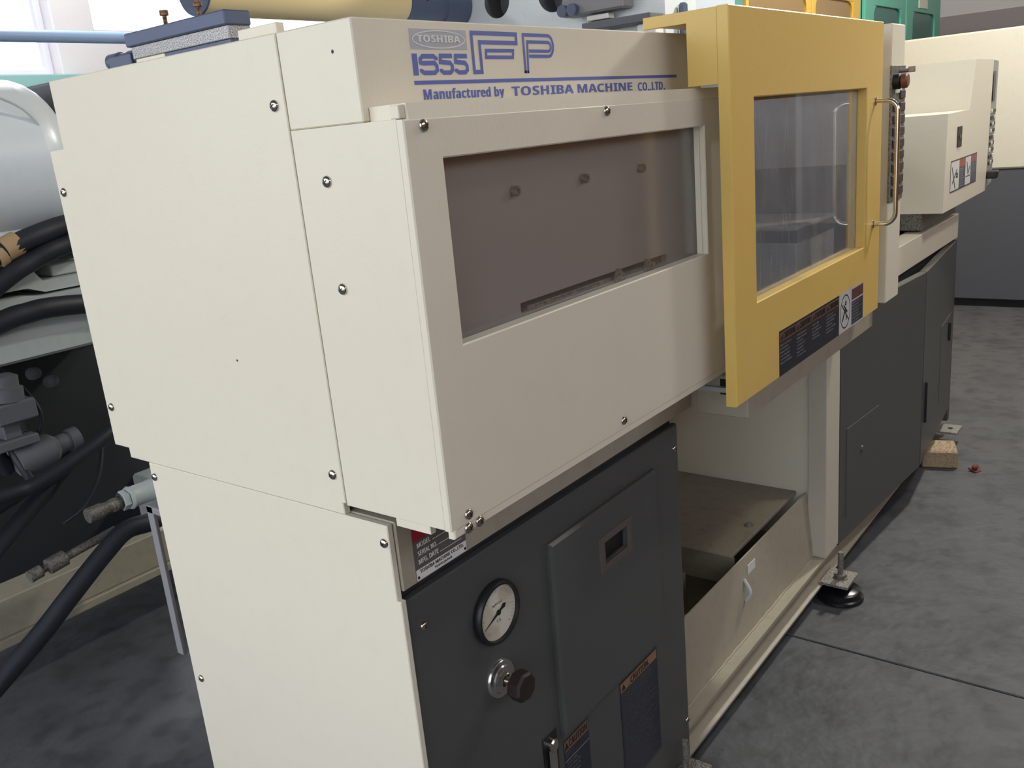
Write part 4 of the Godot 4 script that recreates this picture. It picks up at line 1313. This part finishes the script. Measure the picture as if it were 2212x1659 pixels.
	hose(t, [Vector3(-0.2, 0.76, -2.0), Vector3(0.151, 0.769, -1.95), Vector3(0.246, 0.769, -1.95), Vector3(0.369, 0.80, -1.95), Vector3(0.56, 0.86, -1.98), Vector3(0.8, 0.95, -2.1)], 0.024)
	hose(t, [Vector3(0.25, 0.99, -2.3), Vector3(0.255, 0.93, -2.1), Vector3(0.25, 0.85, -2.02), Vector3(0.262, 0.775, -1.99)], 0.014)
	hose(t, [Vector3(0.33, 1.12, -2.2), Vector3(0.345, 1.0, -2.03), Vector3(0.34, 0.92, -2.02), Vector3(0.30, 0.86, -2.05)], 0.006)
	hose(t, [Vector3(-0.1, 0.95, -2.1), Vector3(0.1, 0.93, -2.03), Vector3(0.2, 0.88, -2.05), Vector3(0.24, 0.80, -2.08)], 0.022)
	hose(t, [Vector3(-0.2, 0.62, -2.1), Vector3(0.1, 0.66, -2.12), Vector3(0.35, 0.72, -2.12), Vector3(0.6, 0.74, -2.2)], 0.02)
	hose(t, [Vector3(0.33, 0.60, -2.0), Vector3(0.42, 0.625, -2.02), Vector3(0.50, 0.70, -2.05), Vector3(0.56, 0.80, -2.1)], 0.007)
	hose(t, [Vector3(0.75, 0.52, -2.0), Vector3(0.602, 0.508, -1.95), Vector3(0.50, 0.515, -1.95), Vector3(0.41, 0.470, -1.95), Vector3(0.272, 0.379, -1.95), Vector3(0.149, 0.296, -1.95), Vector3(-0.1, 0.15, -1.95)], 0.032)
	hose(t, [Vector3(-0.3, 0.42, -2.05), Vector3(0.0, 0.46, -2.1), Vector3(0.2, 0.56, -2.15), Vector3(0.5, 0.74, -2.2)], 0.03)
	st = new_st()
	var w1 := curve_points([Vector3(0.325, 1.472, -1.95), Vector3(0.372, 1.488, -1.95)], 3)
	tube(st, w1, 0.036, 14)
	done(st, "hose_wrap", M.tape, t)
	st = new_st()
	tube(st, curve_points([Vector3(0.300, 1.455, -1.95), Vector3(0.322, 1.466, -1.95)], 3), 0.0345, 14)
	done(st, "hose_wrap", M.tape, t)
	# pale hose coupling with its hexagon
	st = new_st()
	lathe(st, Vector3(0.525, 0.617, -1.95), Vector3(1, -0.02, 0), [Vector2(0.0001, 0), Vector2(0.036, 0), Vector2(0.040, 0.008), Vector2(0.036, 0.016), Vector2(0.036, 0.075), Vector2(0.0375, 0.077), Vector2(0.0375, 0.16), Vector2(0.0001, 0.16)], 24)
	var cp := done(st, "coupling", M.bed, t)
	st = new_st()
	hexnut(st, Vector3(0.500, 0.617, -1.95), Vector3(1, -0.02, 0), 0.034, 0.024)
	done(st, "nut", M.bed, cp)
	st = new_st()
	lathe(st, Vector3(0.385, 0.612, -1.95), Vector3(1, 0.02, 0), [Vector2(0.0001, 0), Vector2(0.025, 0), Vector2(0.025, 0.05), Vector2(0.021, 0.052), Vector2(0.021, 0.08), Vector2(0.023, 0.082), Vector2(0.023, 0.10), Vector2(0.021, 0.102), Vector2(0.021, 0.115)], 18)
	done(st, "ferrule", M.dull_steel, cp)
	st = new_st()
	lathe(st, Vector3(0.19, 0.475, -2.0), Vector3(1, 0.12, 0), [Vector2(0.0001, 0), Vector2(0.02, 0), Vector2(0.02, 0.04), Vector2(0.012, 0.042), Vector2(0.012, 0.06), Vector2(0.026, 0.062), Vector2(0.026, 0.12), Vector2(0.014, 0.122), Vector2(0.014, 0.3), Vector2(0.0001, 0.3)], 16)
	done(st, "valve_fitting", M.dull_steel, t)
	# platen with round bores, its cylinder and collar
	var cs := CSGBox3D.new()
	cs.name = "platen"
	cs.size = Vector3(0.35, 2.5, 2.0)
	cs.material = M.machine_white
	cs.position = Vector3(3.675, 1.7, -2.45)
	t.add_child(cs, true)
	for q in [[2.372, -2.50, 0.088], [2.362, -2.115, 0.100]]:
		var cy := CSGCylinder3D.new()
		cy.name = "bore"
		cy.operation = CSGShape3D.OPERATION_SUBTRACTION
		cy.radius = q[2]
		cy.height = 0.3
		cy.sides = 40
		cy.material = M.rubber_grey
		cy.rotation.z = PI / 2
		cy.position = Vector3(3.50 - 3.675, q[0] - 1.7, q[1] + 2.45)
		cs.add_child(cy, true)
	st = new_st()
	lathe(st, Vector3(1.735, 2.39, -2.8), Vector3(1, 0, 0), [Vector2(0.0001, 0), Vector2(0.113, 0), Vector2(0.1145, 0.01), Vector2(0.1145, 1.27), Vector2(0.0001, 1.27)], 40)
	var yc := done(st, "cylinder_tube", M.pipe_yellow, t)
	st = new_st()
	lathe(st, Vector3(1.725, 2.39, -2.8), Vector3(1, 0, 0), [Vector2(0.0001, 0), Vector2(0.116, 0), Vector2(0.116, 0.012), Vector2(0.113, 0.013)], 40)
	done(st, "end_cap", M.black_steel_hazed, yc)
	st = new_st()
	lathe(st, Vector3(3.0, 2.39, -2.8), Vector3(1, 0, 0), [Vector2(0.0001, 0), Vector2(0.118, 0), Vector2(0.118, 0.30), Vector2(0.125, 0.302), Vector2(0.125, 0.495)], 40)
	done(st, "collar", M.black_steel_hazed, yc)
	st = new_st()
	lathe(st, Vector3(3.12, 2.39, -2.683), Vector3(0, -0.3, 1), [Vector2(0.006, 0), Vector2(0.006, 0.004), Vector2(0.0001, 0.004)], 10)
	done(st, "set_screw", M.black, yc)
	# fittings on the platen's near edge
	st = new_st()
	cbox(st, Vector3(3.38, 2.21, -1.99), Vector3(3.49, 2.30, -1.62), 0.01)
	var vb := done(st, "valve_block", M.lavender, t)
	for z in [-1.97, -1.91]:
		st = new_st()
		lathe(st, Vector3(3.38, 2.24, z), Vector3(-1, 0, 0), [Vector2(0.03, 0), Vector2(0.03, 0.03), Vector2(0.0001, 0.03)], 14)
		done(st, "plug", M.black_steel_hazed, vb)
	boxpart("valve_tag", Vector3(3.40, 2.175, -1.85), Vector3(3.46, 2.20, -1.72), 0.003, M.white_ink, t)
	boxpart("shelf", Vector3(3.36, 2.125, -1.86), Vector3(3.49, 2.165, -1.46), 0.005, M.rubber_grey, t)
	boxpart("terminal_box", Vector3(3.40, 2.03, -1.56), Vector3(3.49, 2.12, -1.455), 0.006, M.white_ink, t)
	boxpart("guide_post", Vector3(3.62, 1.85, -1.5 + 0.06), Vector3(3.66, 2.215, -1.40), 0.01, M.black_steel_hazed, t)

func hose(t: Node3D, pts: Array, r: float) -> void:
	var st := new_st()
	tube(st, curve_points(pts, 8), r, 14)
	done(st, "hose", M.rubber, t)

# ---------------------------------------------------------------- machines further off
func far_machines() -> void:
	# yellow guarded machine
	var t := thing("guarded_machine", "yellow guarded machine behind the safety door's top edge, with tan panes", "machine", Vector3(4.6, 0, -1.6))
	boxpart("body", Vector3(0.0, 0.1, -1.4), Vector3(2.55, 1.9, -0.02), 0.01, M.far_grey, t)
	boxpart("side_panel", Vector3(-0.45, 0.1, -1.2), Vector3(0.22, 2.7, -0.05), 0.01, M.lavender_pale, t)
	guard_panel(t, 0.26, 1.42, 0.30, 1.33, M.far_yellow, M.far_pane)
	guard_panel(t, 1.44, 2.56, 1.51, 2.37, M.far_yellow, M.far_pane)
	# teal machine with two doors
	var u := thing("teal_machine", "teal cabinet-like machine with dark rounded windows behind the cream column", "machine", Vector3(7.24, 0, -1.6))
	boxpart("body", Vector3(0.0, 0.1, -1.4), Vector3(2.62, 2.75, -0.03), 0.01, M.teal, u)
	guard_panel(u, 0.05, 1.28, 0.30, 1.14, M.teal, M.teal_dark)
	guard_panel(u, 1.32, 2.62, 1.55, 2.40, M.teal, M.teal_dark)
	var st := new_st()
	prism(st, FZ(0.0), PackedVector2Array([Vector2(1.74, 2.44), Vector2(2.06, 2.44), Vector2(2.06, 2.52), Vector2(1.74, 2.52)]), 0.0, 0.012)
	done(st, "white_sticker", M.white_ink, u)
	# big cream machine cover with a dark lower half at the end of the aisle
	var c := thing("machine_cover", "long cream machine cover with dark grey lower half at the end of the aisle", "machine", Vector3(6.85, 0, 0))
	boxpart("upper_cover", Vector3(0.0, 1.06, -1.30), Vector3(1.0, 2.055, 1.6), 0.012, M.far_cream, c)
	boxpart("lower_panel", Vector3(0.015, 0.06, -1.29), Vector3(0.99, 1.057, 1.59), 0.008, M.far_grey, c)
	boxpart("plinth", Vector3(0.04, 0.0, -1.27), Vector3(0.95, 0.06, 1.57), 0.004, M.dark, c)

func guard_panel(t: Node3D, x0: float, x1: float, w0: float, w1: float, m: Material, pm: Material) -> void:
	var st := new_st()
	var yb := 1.85
	var yt := 2.40
	sheet(st, FZ(-0.02), [[x0, 0.2, x1, 2.75]], [[w0, yb, w1, yt]], 0.025, 0.004)
	# rounded fillets in the window's corners
	var r := 0.10
	for q in [[w0, yb, 1, 1], [w1, yb, -1, 1], [w0, yt, 1, -1], [w1, yt, -1, -1]]:
		var poly := PackedVector2Array([Vector2(q[0], q[1])])
		for k in 7:
			var a := PI / 2 * k / 6
			poly.append(Vector2(q[0] + q[2] * (r - r * sin(a)), q[1] + q[3] * (r - r * cos(a))))
		prism(st, FZ(-0.02), poly, 0.0, 0.022)
	var d := done(st, "guard_door", m, t)
	boxpart("pane", Vector3(w0 - 0.01, yb - 0.01, -0.019), Vector3(w1 + 0.01, yt + 0.01, -0.012), 0.001, pm, d)

# ---------------------------------------------------------------- loose things on the floor
func loose_things() -> void:
	var st := new_st()
	var u := Vector3(0.955, 0, -0.296).normalized()
	var n := Vector3(0.296, 0, 0.955).normalized()
	var tf := basis_at(Vector3.ZERO, n, Vector3.UP, -u)
	# u along the block's length (towards the aisle), w across it
	cbox(st, Vector3(-0.12, 0.0, -0.16), Vector3(0.03, 0.082, 0.0), 0.006, tf)
	var o := done(st, "wood_block", M.wood, self)
	o.position = Vector3(3.36, 0.0, -0.02)
	tag(o, "pale wooden block on the floor under the machine's far end", "wood block")
	st = new_st()
	prism(st, basis_at(Vector3.ZERO, Vector3(1, 0.1, 0).normalized(), Vector3(0, 0.25, -1).normalized(), Vector3.UP), PackedVector2Array([Vector2(-0.03, -0.012), Vector2(0.005, -0.028), Vector2(0.04, -0.01), Vector2(0.03, 0.014), Vector2(0.008, 0.01), Vector2(-0.01, 0.026)]), 0.0, 0.006)
	cbox(st, Vector3(-0.015, 0.004, -0.01), Vector3(0.018, 0.022, 0.012), 0.004)
	var s := done(st, "plastic_scrap", M.scrap, self)
	s.position = Vector3(3.377, 0.004, 0.078)
	tag(s, "small dark red scrap lying on the floor beside the wooden block", "scrap")
